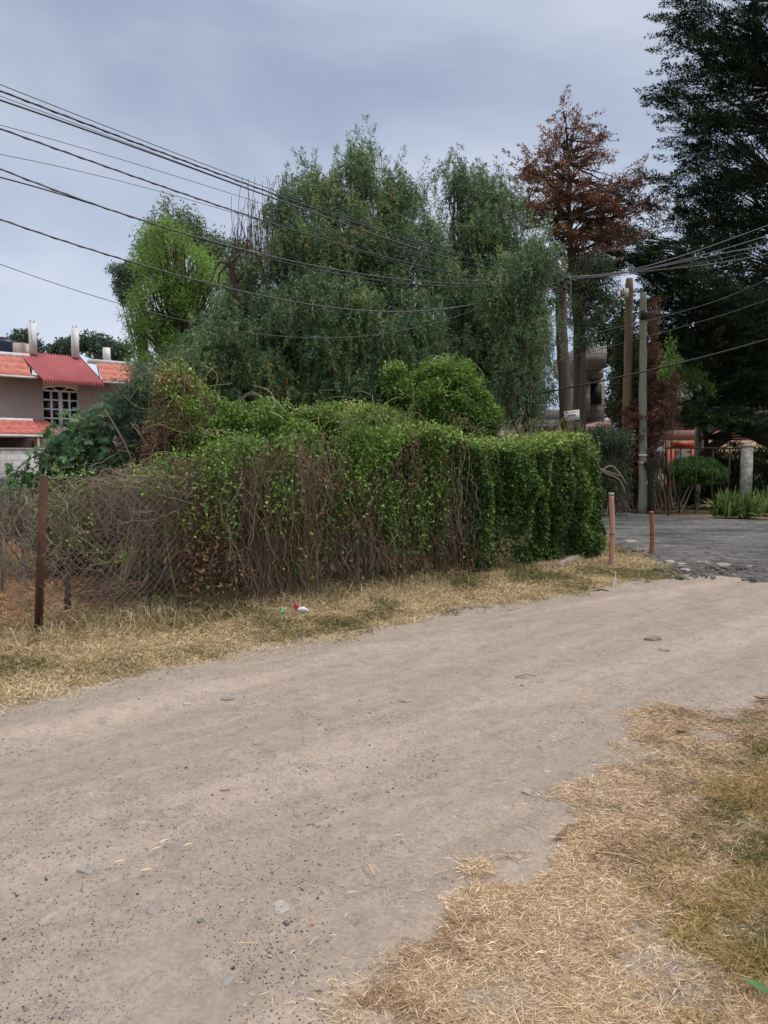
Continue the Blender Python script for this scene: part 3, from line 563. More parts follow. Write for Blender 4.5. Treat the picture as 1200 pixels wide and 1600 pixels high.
for i, (px, py) in enumerate([(294, 1331), (245, 1337), (257, 1325), (186, 1358), (229, 1371)]):
    o = flat_leaf(px, py, .045, .011, rng(-.4, .8), M['straw'], ['rightmost and longest of the yellow straw scraps on the bare road', 'upper of two straw scraps lying end to end on the bare road', 'thin straw scrap just below and right of another on the bare road', 'leftmost straw scrap on the bare road, tilted', 'lowest straw scrap on the bare road'][i], .1); o['group'] = 'straw scraps on the bare road'
# crumpled bag and green plastic
def crumple(mb, c, rx, ry, rz, seed, seg=14, rings=8):
    V = []; th = np.linspace(0, 2 * math.pi, seg, endpoint=False)
    for i in range(rings + 1):
        ph = math.pi * i / rings - math.pi / 2; k = 1 + (vnoise(th * 2.3 + seed, th * 0 + ph * 3, seed) - .5) * .7
        V.append(np.stack([c[0] + rx * k * np.cos(th) * math.cos(ph), c[1] + ry * k * np.sin(th) * math.cos(ph), c[2] + rz * k * math.sin(ph)], -1))
    idx = np.arange((rings + 1) * seg).reshape(rings + 1, seg); nx = np.roll(idx, -1, 1)
    mb.add(np.vstack(V), np.stack([idx[:-1], nx[:-1], nx[1:], idx[1:]], -1).reshape(-1, 4))
g = P(468, 951, 7.55); r = thing('plastic_bag', 'crumpled red and white plastic wrapper lying in the verge grass', 'wrapper', g)
mb = MB(); crumple(mb, g + [.03, 0, -.01], .055, .035, .026, 3); mb.build('bag_body', M['white'], r, True)
mb = MB(); crumple(mb, g + [-.03, 0, .022], .024, .02, .034, 5); mb.build('red_corner', M['bagred'], r, True)
g = P(440, 957, 7.5); mb = MB(); crumple(mb, g, .04, .04, .035, 9)
tag(mb.build('bottle_bottom', M['green_plastic'], smooth=True), 'green plastic bottle end sticking out of the grass left of the wrapper', 'bottle')
g1, g0 = G(905, 882), G(862, 893); mb = MB(); n_ = np.array([.25, -.35, 0]) * .45
mb.hexa([g0 + [0,0,.02], g1 + [0,0,.04], g1 + [.05,.25,.05], g0 + [.05,.25,.03], g0 + [0,0,.06], g1 + [0,0,.13], g1 + [.05,.25,.15], g0 + [.05,.25,.07]])
tag(mb.build('broken_slab', M['conc_pale']), 'broken grey concrete slab leaning at the foot of the leafy hedge', 'slab')

# ------------------------------------------------------------------ bollards
def bollard(px, pyb, pyt, r, mt, label, capm):
    g = G(px, pyb); top = P(px, pyt, g[1]); t = thing('bollard', label, 'bollard', g)
    mb = MB(); tube(mb, [g - [0, 0, .1], g + [.004, 0, .5 * top[2]], [top[0], g[1], top[2]]], r, r * .96, 16, 14); mb.build('post', mt, t, True)
    mb = MB(); tube(mb, [[top[0], g[1], top[2] - .035], [top[0], g[1], top[2] + .012]], r * 1.02, r * 1.02, 16, 3); mb.build('cap', capm, t, True)
    mb = MB(); z = top[2] * .45; tube(mb, [[g[0] + .002, g[1], z], [g[0] + .002, g[1], z + .012]], r * 1.05, r * 1.05, 16, 3); mb.build('band', M['rust'], t, True)
bollard(955, 888, 771, .038, M['bollard'], 'tall faded pink painted pipe bollard in the grass beside the hedge end', M['conc'])
bollard(1018, 866, 800, .037, M['bollard2'], 'short rusty orange pipe bollard at the edge of the asphalt', M['bollard2'])

# ------------------------------------------------------------------ fence
def fpt(s, d=0, z=0): return np.array([A[0] + s * U[0] + d * NV[0], A[1] + s * U[1] + d * NV[1], z])
def chain_link(mb, p0, p1, z0, z1, cell=.075, r=.0023):
    p0 = np.asarray(p0, float); p1 = np.asarray(p1, float); Ls = np.linalg.norm(p1 - p0); e = (p1 - p0) / Ls; H = z1 - z0
    nrm = np.array([e[1], -e[0]])
    pts = []; k = 8
    for sg in (1, -1):
        for a in np.arange(-H, Ls, cell):
            s0, s1 = (a, a + H); t = np.linspace(0, 1, k); s = s0 + (s1 - s0) * t; z = z0 + H * (t if sg == 1 else 1 - t)
            m = np.clip(s, 0, Ls); z = np.where(s < 0, z0 + (0 - s0) * (1 if sg == 1 else -1) + (0 if sg == 1 else H), z); z = np.where(s > Ls, z0 + (Ls - s0) * (1 if sg == 1 else -1) + (0 if sg == 1 else H), z)
            sag = .03 * np.sin(m * 1.9) + .02 * np.sin(m * 5 + z * 3)
            pts.append(np.stack([p0[0] + e[0] * m + nrm[0] * sag, p0[1] + e[1] * m + nrm[1] * sag, z], -1))
    tubes(mb, np.array(pts), r, 3)
fence = thing('chain_link_fence', 'sagging rusty chain link fence with an angle iron corner post, overgrown by vines', 'fence', (A[0], A[1], 0))
mb = MB(); chain_link(mb, fpt(0)[:2], fpt(8.1)[:2], .06, 1.42); 
for z in (.1, .75, 1.42): tubes(mb, np.array([[fpt(s, .02 * math.sin(s * 2), z - .04 * math.sin(s * math.pi / 2) ** 2) for s in np.linspace(0, 8.1, 30)]]), .0022, 4)
mb.build('wire_mesh', M['galv'], fence)
SIDE = np.array([-6.1, 11.4])
mb = MB(); chain_link(mb, A, SIDE, .1, 1.3, .09, .0014)
for z in (.45, .62, .8, 1.3): tubes(mb, np.array([[(*(A + (SIDE - A) * t), z - .08 * math.sin(t * math.pi)) for t in np.linspace(0, 1, 14)]]), .0028, 4)
mb.build('side_wire_mesh', M['galv'], fence)
def lpost(mb, b, top, w=.055, th=.007):
    b = np.array(b, float); top = np.array(top, float); e = np.array([*U, 0]); nn = np.array([*NV, 0])
    for (a0, a1, c0, c1) in ((-w / 2, w / 2, -th, 0), (-w / 2, -w / 2 + th, 0, w)):
        mb.hexa([b + e * a0 + nn * c0, b + e * a1 + nn * c0, b + e * a1 + nn * c1, b + e * a0 + nn * c1, top + e * a0 + nn * c0, top + e * a1 + nn * c0, top + e * a1 + nn * c1, top + e * a0 + nn * c1])
b = P(58, 1000, 6.52); t_ = P(69, 745, 6.52); mb = MB(); lpost(mb, (b[0], 6.52, -.1), (t_[0], 6.52, t_[2]), .07, .009); mb.build('corner_post', M['rust'], fence)
for s in (3.55, 5.6, 8.05):
    mb = MB(); bb = fpt(s, -.02, -.1); tube(mb, [bb, bb + [.0, 0, .8], bb + [-.10 if s < 4 else 0, -.03, 1.45]], .022, .02, 8, 10, .002 if s < 4 else 0); mb.build('post', M['palebark'] if s < 4 else M['rust'], fence, True)
mb = MB(); q = P(2, 930, 9.0); tube(mb, [(q[0], 9, -.1), (q[0], 9, 1.3)], .03, .03, 6, 4); mb.build('side_post', M['rust'], fence)

# yard posts / vine trunks
def yard_stake(px, py, Y, pt, label, r=.025, mt='bark', lean=0):
    b = P(px, py, Y); t_ = P(px + lean, pt, Y); mb = MB()
    tube(mb, [(b[0], Y, -.05), ((b[0] + t_[0]) / 2 + .03, Y + .02, t_[2] * .5), (t_[0], Y, t_[2])], r, r * .8, 8, 12, .004); return tag(mb.build('stake', M[mt], smooth=True), label, 'stake')
yard_stake(106, 942, 8.2, 800, 'thin dark stake in the yard just right of the corner post', .034, lean=-10)
yard_stake(231, 945, 8.2, 790, 'dark upright stake holding the dry vines', .034)
yard_stake(318, 935, 8.4, 790, 'thick dark leaning trunk under the dry vines', .05, lean=-32)
yard_stake(395, 945, 8.35, 740, 'gnarled dark vine stem rising to the ground behind the fence', .04, lean=8)

# ------------------------------------------------------------------ vines on the fence
def topz(s):  # height of the growth along the fence
    return np.interp(s, [-.1, .4, 1.0, 1.6, 2.2, 3.0, 4.3, 5.2, 6.2, 7.2, 7.75, 8.05, 8.3, 8.6], [1.38, 1.45, 1.55, 1.62, 1.84, 1.90, 1.94, 1.87, 1.84, 1.84, 1.92, 1.76, 1.42, 1.0])
# leafy hedge, right part
hedge = thing('ivy_hedge', 'dense dark green ivy curtain covering the right end of the fence down to the ground', 'hedge', fpt(6.3))
def fold_at(s, z): f = fbm(s * 2.4 + z * .25, z * .45, 3, 201); return .55 * (f - .5) + .22 * (.5 - 2 * np.abs(fbm(s * 2.3, z * .6, 2, 202) - .5) ** .8) + .22 * (fbm(s * 4, z * 3.2, 2, 206) - .5)
def curtain(n, s0, s1, zlo, thick=.30, dens=None):
    s = rng(s0, s1, n); z = zlo + (topz(s) - zlo) * rng(0, 1, n) ** .85
    f = fold_at(s, z); d = .16 + f * .95 - np.abs(RNG.exponential(thick * .35, n)) + .10 * (fbm(s * 9, z * 9, 2, 203) - .5)
    top = z > topz(s) - .12; d = np.where(top, rng(-.75, .25, n), d)
    z = z + (fbm(s * 2.2, s * 0, 3, 204) - .5) * .30 * (z > 1.3) + np.where(top, rng(-.03, .12, n) * (fbm(s * 4, d * 4, 2, 205) + .2), 0)
    return s, z, d
n = 125000; s, z, d = curtain(n, 3.6, 8.35, .10)
endr = np.clip((s - 7.9) / .45, 0, 1); d = d - endr ** 2 * .25
drop = (z < .45) & (RNG.random(n) < np.clip((.62 - z) * 1.6, 0, 1) * (fbm(s * 5, s * 0, 2, 207) > .42)); lowleft = (s < 5.6) & (z < .75) & (RNG.random(n) < np.clip((5.9 - s) * .9, 0, .93))
hole = (fbm(s * 3.2, z * 1.6, 3, 209) < .39) & (RNG.random(n) < .8); left = RNG.random(n) > np.clip((s - 3.6) / 1.2, 0, 1)
ok = ~(drop | lowleft | hole | left); s, z, d = s[ok], z[ok], d[ok]; n = len(s)
Pw = np.stack([A[0] + s * U[0] + d * NV[0], A[1] + s * U[1] + d * NV[1], z], -1)
D = rdir(n) * .8 + np.array([NV[0] * .35, NV[1] * .35, -.55]); hang = fbm(s * 12, z * .8, 2, 211)
tnt = np.clip(.38 + RNG.normal(size=n) * .22 + .5 * (hang - .5) + .48 * np.clip((z - topz(s) + .26) * 3, 0, 1), 0, 1)  # top light on the hedge put into the tint: rim leaves paler
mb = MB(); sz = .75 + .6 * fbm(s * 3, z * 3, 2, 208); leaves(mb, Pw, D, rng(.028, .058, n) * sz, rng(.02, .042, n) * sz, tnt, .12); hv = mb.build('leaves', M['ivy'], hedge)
# end cap (side return of the hedge at its right end)
n = 26000; a = rng(0, 1, n); z = rng(.05, 1, n) * (1.52 - .30 * a ** 2 + .25 * (fbm(a * 5, a * 0, 2, 214) - .5)); s = 8.2 + .22 * np.sin(a * 3) + (fbm(a * 4, z * 3, 3, 213) - .5) * .45 - RNG.exponential(.07, n); d = .15 - a * 1.3
Pw = np.stack([A[0] + s * U[0] + d * NV[0], A[1] + s * U[1] + d * NV[1], z], -1); D = rdir(n) * .8 + np.array([.4, .2, -.5]); mb = MB()
leaves(mb, Pw, D, rng(.03, .055, n), rng(.022, .040, n), np.clip(.42 + RNG.normal(size=n) * .18 + .4 * np.clip((z - 1.6) * 3, 0, 1), 0, 1), .12); mb.build('end_leaves', M['ivy'], hedge)  # highest leaves tinted paler, matching the painted top light of the hedge
def strands(mb, n, s0, s1, zt, zb, r=.003, wob=.02, dbase=.1, dr=.25, k=16, tint=(.2, .9), zfun=None):
    s = rng(s0, s1, n); tp = (topz(s) if zfun is None else zfun(s)) - rng(*zt, n); bt = rng(*zb, n); t = np.linspace(0, 1, k)
    z = tp[:, None] + (bt - tp)[:, None] * t[None]; wk = np.cumsum(RNG.normal(size=(n, k, 3)) * wob, 1)
    sx = s[:, None] + wk[..., 0] + .12 * np.sin(t[None] * rng(1, 5, n)[:, None] + rng(0, 6, n)[:, None]) * rng(0, 1, n)[:, None]
    dd = (dbase + rng(-dr, dr, n))[:, None] + wk[..., 1]; zz = z + wk[..., 2] * .5
    pts = np.stack([A[0] + sx * U[0] + dd * NV[0], A[1] + sx * U[1] + dd * NV[1], np.maximum(zz, .01)], -1)
    rr = (rng(.5, 1.4, n) * r)[:, None] * np.linspace(1.2, .6, k)[None]; tubes(mb, pts, rr, 3, rng(*tint, n))
mb = MB(); strands(mb, 300, 4.2, 8.3, (0, .5), (.02, .5), .0035, .02, -.25, .25); 
mb.build('stems', M['twig'], hedge)
mb = MB(); strands(mb, 90, 4.3, 8.3, (-.08, .25), (.8, 1.5), .003, .04, .1, .25, 12)
# trailing runners poking up from the top
n = 150; s = rng(3.0, 8.2, n); t = np.linspace(0, 1, 8); az = rng(-1, 1, n); h = rng(.05, .30, n)
pts = np.stack([A[0] + (s[:, None] + az[:, None] * .35 * t) * U[0] + 0 * t, A[1] + (s[:, None] + az[:, None] * .35 * t) * U[1], topz(s)[:, None] + h[:, None] * np.sin(t * 2.4)[None]], -1); tubes(mb, pts, .003, 3, .8)
mb.build('runners', M['greenstem'], hedge)

# mixed middle part
mixv = thing('climbing_vine', 'half dry vine, pale green leaves over brown stems, on the middle of the fence', 'vine', fpt(3.2))
n = 120000; s = rng(1.2, 5.3, n); tz = topz(s) + .45 * (fbm(s * 2.3, s * 0, 3, 221) - .45); z = rng(.12, 1, n) * tz
f = fbm(s * 2.2, z * 1.1, 3, 223); ff = fbm(s * 7, z * 4, 2, 225)
pk = np.clip((z - .50 - .5 * (ff - .5)) * 1.25, .03, 1) * np.clip((f - .44) * 5, .05, 1) * np.clip((s - 1.25) * 1.2, 0, 1) * np.clip((5.3 - s) / 1.3, 0, 1)
pk = np.maximum(pk, .55 * np.exp(-((s - 2.45) / .12) ** 2) * (z > .35)); pk = np.maximum(pk, .6 * np.exp(-((s - 1.75) / .1) ** 2) * (z > .8))
pk = pk * np.clip(.45 + .3 * (s - 1.6), .35, 1)
ok = RNG.random(n) < pk; s, z = s[ok], z[ok]; n = len(s); d = .05 + (fold_at(s, z)) * .5 + RNG.normal(size=n) * .14
Pw = np.stack([A[0] + s * U[0] + d * NV[0], A[1] + s * U[1] + d * NV[1], z], -1); mb = MB()
leaves(mb, Pw, rdir(n) + np.array([.2, -.3, -.4]), rng(.03, .055, n), rng(.02, .036, n), np.clip(.36 + .5 * (fbm(s * 5, z * 5, 2, 227) - .5) + RNG.normal(size=n) * .22, 0, 1), .12); mb.build('leaves', M['ivy_bright'], mixv)
mb = MB(); strands(mb, 1150, 1.6, 5.4, (.0, 1.1), (.0, .6), .0026, .030, .02, .26, 18, (.2, 1)); strands(mb, 420, 1.9, 2.75, (.1, .9), (.0, .2), .003, .022, .12, .2, 16, (.1, .8)); mb.build('dry_stems', M['twig'], mixv)
n = 36000; s = rng(1.3, 5.8, n); z = rng(.05, 1, n) * topz(s); f = fbm(s * 2.4, z * 1.9, 3, 231); ok = (f > .47) & (RNG.random(n) < np.clip((5.8 - s) / 1.6, 0, 1) * np.clip(1.5 - z, .35, 1)); s, z = s[ok], z[ok]; n = len(s); d = RNG.normal(size=n) * .15 + .05
mb = MB(); leaves(mb, np.stack([A[0] + s * U[0] + d * NV[0], A[1] + s * U[1] + d * NV[1], z], -1), rdir(n) + np.array([0, 0, -.7]), rng(.03, .07, n), rng(.012, .03, n), rng(0, .9, n), .2); mb.build('dry_leaves', M['dry_leaf'], mixv)

# dry left part
dry = thing('dry_vine', 'tangle of bare grey brown vines hanging on the left end of the fence', 'vine', fpt(1.0))
mb = MB(); tz = lambda s: topz(s)
strands(mb, 300, .1, 2.1, (.0, .25), (.6, 1.15), .0022, .03, -.2, .18, 16, (.35, 1)); strands(mb, 130, .1, 2.1, (0, .5), (.5, .95), .0024, .045, -.25, .22, 18, (.2, 1))
strands(mb, 26, .05, .7, (.0, .15), (.3, .8), .0026, .03, -.1, .1, 18, (.6, 1))
# horizontal tangles
n = 210; s = rng(.1, 1.9, n); z = topz(s) - RNG.exponential(.22, n); t = np.linspace(0, 1, 12); wk = np.cumsum(RNG.normal(size=(n, 12, 3)) * .028, 1); ln = rng(.3, .9, n)
sx = s[:, None] + ln[:, None] * t + wk[..., 0]; dd = rng(-.4, .0, n)[:, None] + wk[..., 1]; zz = z[:, None] - rng(-.1, .4, n)[:, None] * t + wk[..., 2]
tubes(mb, np.stack([A[0] + sx * U[0] + dd * NV[0], A[1] + sx * U[1] + dd * NV[1], zz], -1), rng(.0014, .0032, n)[:, None] * np.ones(12), 3, rng(.2, 1, n))
# part that trails along the side fence
n = 80; t0 = rng(.03, .7, n); t = np.linspace(0, 1, 14); E = (SIDE - A); tp = 1.38 - .35 * t0 - RNG.exponential(.12, n); bt = rng(.35, 1.0, n); wk = np.cumsum(RNG.normal(size=(n, 14, 3)) * .03, 1)
sx = t0[:, None] + rng(-.08, .1, n)[:, None] * t
tubes(mb, np.stack([A[0] + E[0] * sx + wk[..., 0], A[1] + E[1] * sx + wk[..., 1], np.maximum((tp[:, None] + (bt - tp)[:, None] * t) + wk[..., 2] * .6, .2)], -1), .003, 3, rng(.2, .9, n))
mb.build('stems', M['twig'], dry)
n = 16000; s = rng(0, 2.2, n); z = topz(s) * rng(.42, 1.04, n); ok = (fbm(s * 3, z * 3, 3, 241) > .50) & (RNG.random(n) < .10 + .22 * s); s, z = s[ok], z[ok]; n = len(s); d = RNG.normal(size=n) * .15 - .15
mb = MB(); leaves(mb, np.stack([A[0] + s * U[0] + d * NV[0], A[1] + s * U[1] + d * NV[1], z], -1), rdir(n) + np.array([0, 0, -.4]), rng(.025, .05, n), rng(.015, .03, n), rng(.1, .9, n), .1); mb.build('leaves', M['ivy_bright'], dry)

# ------------------------------------------------------------------ generic foliage
def blob_pts(blobs, Y, n, shell=.55):
    """blobs: (px,py,rx_px,rz_px[,dy]) -> clump centres and outward directions"""
    cs = []; w = np.array([b[2] * b[3] for b in blobs], float); w /= w.sum(); cnt = np.maximum(1, (w * n).astype(int)); out = []
    for b, k in zip(blobs, cnt):
        yy = Y + (b[4] if len(b) > 4 else 0); c = P(b[0], b[1], yy); rx = b[2] / FPX * yy; rz = b[3] / FPX * yy; ry = (rx + rz) * .5
        d = rdir(k); r = (shell + (1 - shell) * rng(0, 1, k) ** .6)[:, None]; cs.append(c + d * r * np.array([rx, ry, rz])); out.append(d)
    return np.vstack(cs), np.vstack(out)
def lumps(blobs, Y, n, k=13, f=.36, lo=-.35):
    """clumps on the upper shells of smaller lumps that sit on the big ones, so the crown gets hollows and shoulders"""
    cs = []; out = []; w = np.array([b[2] * b[3] for b in blobs], float); w /= w.sum()
    for b, wi in zip(blobs, w):
        yy = Y + (b[4] if len(b) > 4 else 0); c = P(b[0], b[1], yy); R = np.array([b[2] / FPX * yy, (b[2] + b[3]) * .5 / FPX * yy, b[3] / FPX * yy])
        kk = max(4, int(k * (w.size * wi) ** .5)); d = rdir(kk); sc = c + d * R * .68; m = max(2, int(n * wi / kk))
        for q, dq in zip(sc, d):
            e = rdir(m * 2); e = e[e[:, 2] > lo][:m]; cs.append(q + e * R * f * rng(.75, 1.25) * rng(.7, 1, len(e))[:, None]); out.append(unit(e + dq))
    return np.vstack(cs), np.vstack(out)
def limbs(mb, trunk, cs, frac=.35, r=.03, r1=.006, up=.25, sides=4, zr=(.15, .5)):
    m = RNG.random(len(cs)) < frac; c = cs[m]; n = len(c); 
    if not n: return
    tz = trunk[:, 2]; z0 = np.clip(c[:, 2] - rng(*zr, n) * (c[:, 2] - tz[0]), tz[0] + .2 * (tz[-1] - tz[0]), tz[-1]); i = np.array([np.argmin(np.abs(tz - a)) for a in z0]); s = trunk[i]
    t = np.linspace(0, 1, 8)[None, :, None]; mid = (s + c) / 2 + np.array([0, 0, 1]) * up * np.linalg.norm(c - s, axis=1)[:, None] * .4 + RNG.normal(size=(n, 3)) * .12
    pts = (1 - t) ** 2 * s[:, None] + 2 * t * (1 - t) * mid[:, None] + t ** 2 * c[:, None]; pts = pts + np.cumsum(RNG.normal(size=pts.shape) * .012, 1)
    tubes(mb, pts, rng(.6, 1.3, n)[:, None] * np.linspace(r, r1, 8)[None], sides)
def f_clump(mb, cs, out, nl, rad, Lr, Wr, tmu=.5, tsd=.18, csd=.14, dirb=(0, 0, 0), outw=.3, flat=.8):
    N_ = len(cs); ct = np.repeat(RNG.normal(size=N_) * csd, nl); c = np.repeat(cs, nl, 0); o = np.repeat(out, nl, 0); n = len(c)
    p = c + rdir(n) * (rng(0, 1, n) ** .5 * rad)[:, None] * np.array([1, 1, flat]); D = rdir(n) + np.array(dirb) + o * outw
    leaves(mb, p, D, rng(*Lr, n), rng(*Wr, n), np.clip(tmu + ct + RNG.normal(size=n) * tsd, 0, 1), .1)
def f_weep(mb, cs, out, ns, nl, rad, drop, Lr, Wr, tmu=.45, tsd=.13, csd=.15, twigs=None):
    N_ = len(cs); c = np.repeat(cs, ns, 0); o = np.repeat(out, ns, 0); n = len(c); ct = np.repeat(RNG.normal(size=N_) * csd, ns) + RNG.normal(size=n) * .08 + (RNG.random(n) < .012) * .40
    st = c + rdir(n) * (rng(0, 1, n) ** .5 * rad)[:, None]; dl = rng(*drop, n); oh = o * np.array([1, 1, 0]) * rng(.1, .5, n)[:, None] + RNG.normal(size=(n, 3)) * np.array([.12, .12, 0])
    t = rng(0, 1, (n, nl)); p = st[:, None] + oh[:, None] * (t * (1.2 - .4 * t) * dl[:, None])[..., None] * .8 - np.array([0, 0, 1]) * (dl[:, None] * t ** 1.4)[..., None]
    m = n * nl; D = np.repeat(oh * .5, nl, 0) + rdir(m) * 1.0 + np.array([0, 0, -.8])
    leaves(mb, p.reshape(-1, 3), D, rng(*Lr, m), rng(*Wr, m), np.clip(tmu + np.repeat(ct, nl) + RNG.normal(size=m) * tsd, 0, 1.0), .05)
    if twigs is not None:
        k = RNG.random(n) < .35; tt = np.linspace(0, 1, 5); pp = st[k][:, None] + oh[k][:, None] * (tt * (1.2 - .4 * tt))[None, :, None] * dl[k][:, None, None] * .8 - np.array([0, 0, 1]) * (dl[k][:, None] * tt ** 1.4)[..., None]
        tubes(twigs, pp, .004, 3)
def f_spray(mb, cs, ax, nl, ln, rad, Lr, Wr, tmu=.45, tsd=.15, csd=.14, outw=.8):
    """pointed sprays along an axis"""
    N_ = len(cs); ax = unit(ax); lnn = rng(ln[0], ln[1], N_); t = rng(0, 1, (N_, nl)); ra = rdir(N_ * nl).reshape(N_, nl, 3)
    p = cs[:, None] + ax[:, None] * (t * lnn[:, None])[..., None] + ra * (rad * (1 - t * .85) * rng(.2, 1, (N_, nl)))[..., None] * np.array([1, 1, .55])
    D = (ax[:, None] * outw + ra * .8).reshape(-1, 3); m = N_ * nl
    tt = np.repeat(RNG.normal(size=N_) * csd, nl) + (t.ravel() - .5) * .15
    leaves(mb, p.reshape(-1, 3), D, rng(*Lr, m), rng(*Wr, m), np.clip(tmu + tt + RNG.normal(size=m) * tsd, 0, 1), .05)
def trunkline(pts, mb, r0, r1, sides=10, wob=.01): return tube(mb, pts, r0, r1 * .4, sides, 22, wob)

# ------------------------------------------------------------------ pepper trees
def pepper(label, Y, base_px, blobs, trunk_top, n, r0=.22, seed_tint=.45, lf=17, ns=14, drop=(.08, .48), shell=.5, stems=()):
    b = P(base_px, 760, Y); b[2] = 0; tp = P(*trunk_top, Y); t = thing('pepper_tree', label, 'tree', b)
    mt = MB(); tr = trunkline([b - [0, 0, .1], b + (tp - b) * .3 + [.2, .1, 0], b + (tp - b) * .65 + [-.15, 0, 0], tp], mt, r0, .03)
    cs, out = lumps(blobs, Y, n); limbs(mt, tr, cs, .4, .035, .006); tw = MB(); mb = MB()
    f_weep(mb, cs, out, ns, lf, .38, drop, (.06, .13), (.012, .022), seed_tint, twigs=tw)
    hi = cs[:, 2] > np.quantile(cs[:, 2], .72); c2 = cs[hi][RNG.random(hi.sum()) < .4]; a2 = np.array([0, 0, 1.]) + RNG.normal(size=c2.shape) * .45; f_spray(mb, c2, a2, 80, (.3, .8), .16, (.06, .12), (.012, .022), seed_tint + .05)
    mt.build('trunk', M['bark'], t, True); mb.build('crown', M['pepper'], t); tw.build('twigs', M['twig'], t)
    for (px, pt, lean) in stems:
        b = P(px, 740, 16.8); b[2] = 0; tp = P(px + lean, pt, 16.8); mb = MB(); tube(mb, [b, (b + tp) / 2 + [.1, 0, 0], tp], .14, .06, 9, 16, .01); mb.build('trunk', M['bark'], t, True)
    return t
pepper('largest weeping pepper tree, its rounded crown in the middle of the picture behind the fence', 16.5, 560,
       [(555,290,60,50),(618,318,36,45),(480,302,50,35),(445,345,34,28),(520,380,100,60),(620,400,60,60),(455,430,65,60,-.5),(405,510,55,60,-1),(500,500,90,70,-1.2),(600,490,80,70,-1),(560,580,110,60,-.8),(430,580,80,60,-1),(650,560,60,70,-.6),(664,375,26,36),(672,430,34,40),(350,560,60,60,-1.2),(500,640,90,55,-1),(600,640,90,55,-.8),(420,640,60,50,-1.2),(300,595,60,50,-1),(345,540,45,50,-.8),(372,480,30,40,-.5),(385,420,18,26,-.3),(262,600,28,26,-1),(330,640,60,40,-1)], (565, 280), 1600, stems=[(470, 470, 40), (655, 480, -30)])
pepper('narrower pepper tree with a ragged open top, second from the left among the weeping trees', 18, 740,
       [(712,272,26,26),(745,305,45,35),(790,320,30,25),(735,370,60,45),(790,400,50,35),(700,440,50,45),(750,470,70,55),(700,540,60,60),(760,560,60,55),(810,540,45,60),(725,620,70,45),(800,620,45,30),(840,600,26,40),(830,520,30,40)], (722, 262), 760, shell=.3)
pepper('pale weeping pepper branches hanging in front of the wooden utility pole', 15.2, 815,
       [(842,398,22,12),(825,430,30,22),(795,450,40,25),(835,480,16,35),(820,520,35,45),(800,590,30,40)], (825, 410), 170, .08, .44, drop=(.2, .7), shell=.2)
# ------------------------------------------------------------------ ash tree and its neighbours on the left
def simple_tree(name, label, Y, base_px, blobs, top, n, matn, nl, rad, Lr, Wr, r0=.14, tmu=.5, barkm='bark', shell=.4, limbf=.6, outw=.3, dirb=(0, 0, .3), zb=0, flat=.8, up=.3, cat='tree', lump=False, zr=(.15, .5)):
    b = P(base_px, 740, Y); b[2] = zb; tp = P(*top, Y); t = thing(name, label, cat, b); mt = MB(); tr = trunkline([b - [0, 0, .1], (b + tp) / 2 + [.1, 0, 0], tp], mt, r0, .02)
    cs, out = lumps(blobs, Y, n, lo=-.6) if lump else blob_pts(blobs, Y, n, shell); limbs(mt, tr, cs, limbf, r0 * .22, .005, up, 4, zr); mb = MB(); f_clump(mb, cs, out, nl, rad, Lr, Wr, tmu, dirb=dirb, outw=outw, flat=flat)
    mt.build('trunk', M[barkm], t, True); mb.build('crown', M[matn], t); return t
simple_tree('ash_tree', 'bright yellow green leafy tree at the left of the tree group', 18.5, 285, [(270,385,52,36),(305,425,38,44),(335,450,26,46),(236,425,36,44),(262,485,64,56),(222,505,32,46),(305,500,44,55),(245,560,50,44),(290,560,40,40)], (272, 365), 620, 'ash', 62, .30, (.05, .12), (.012, .026), tmu=.5, shell=.3, lump=True)
simple_tree('tall_slender_tree', 'tall thin tree with upright olive leaf sprays rising above the bright green tree', 21, 280, [(262,330,7,20),(285,340,8,22),(300,345,9,22),(308,365,8,18),(240,370,12,24),(225,390,14,20),(318,385,14,22),(270,370,40,25),(332,400,20,30)], (275, 345), 105, 'euc', 60, .30, (.08, .18), (.025, .045), .1, barkm='palebark', dirb=(0, 0, -.5), flat=1.2)
simple_tree('grey_green_tree', 'small rounded dark grey green crown sticking out left of the bright green tree', 22, 225, [(192,430,18,18),(200,455,20,20),(212,425,16,14),(188,445,12,10)], (215, 430), 60, 'grey_leaf', 90, .24, (.05, .10), (.03, .05), .1)
simple_tree('olive_tree', 'dull olive brown leaved tree between the bright green tree and the pepper tree', 20.5, 370, [(352,400,26,30),(378,400,22,26),(360,440,28,30)], (365, 385), 70, 'euc', 50, .26, (.06, .12), (.02, .04), .1, tmu=.35)
# bare tree
b = P(385, 740, 15.6); b[2] = 0; bt = thing('bare_tree', 'leafless tree with dark curling limbs and upright grey twigs behind the pepper tree', 'tree', b); mb = MB()
tr = tube(mb, [b, P(385, 560, 15.6), P(378, 480, 15.6), P(362, 430, 15.6), P(357, 410, 15.6)], .085, .06, 8, 20, .008)
for q in [[(357,412),(340,412),(332,440)],[(358,412),(372,398),(378,390)],[(357,412),(372,425),(384,445)],[(378,480),(400,450),(418,430)],[(357,415),(345,425),(338,455)],[(370,440),(388,420),(392,460)],[(378,470),(352,450),(345,440)]]: tube(mb, [P(x, y, 15.6) for x, y in q], .030, .012, 6, 10, .008)
n = 46; bx = rng(365, 425, n); by = 400 + rng(-10, 25, n)
for i in range(n):
    h = rng(50, 125) * (1 if bx[i] > 370 else .6); tube(mb, [P(bx[i], by[i], 15.6 + rng(-.6, .6)), P(bx[i] - rng(-4, 8), by[i] - h * .5, 15.6), P(bx[i] - rng(-6, 12), by[i] - h, 15.6)], .009, .004, 4, 6, .008, cap=False)
mb.build('trunk', M['bark'], bt, True)
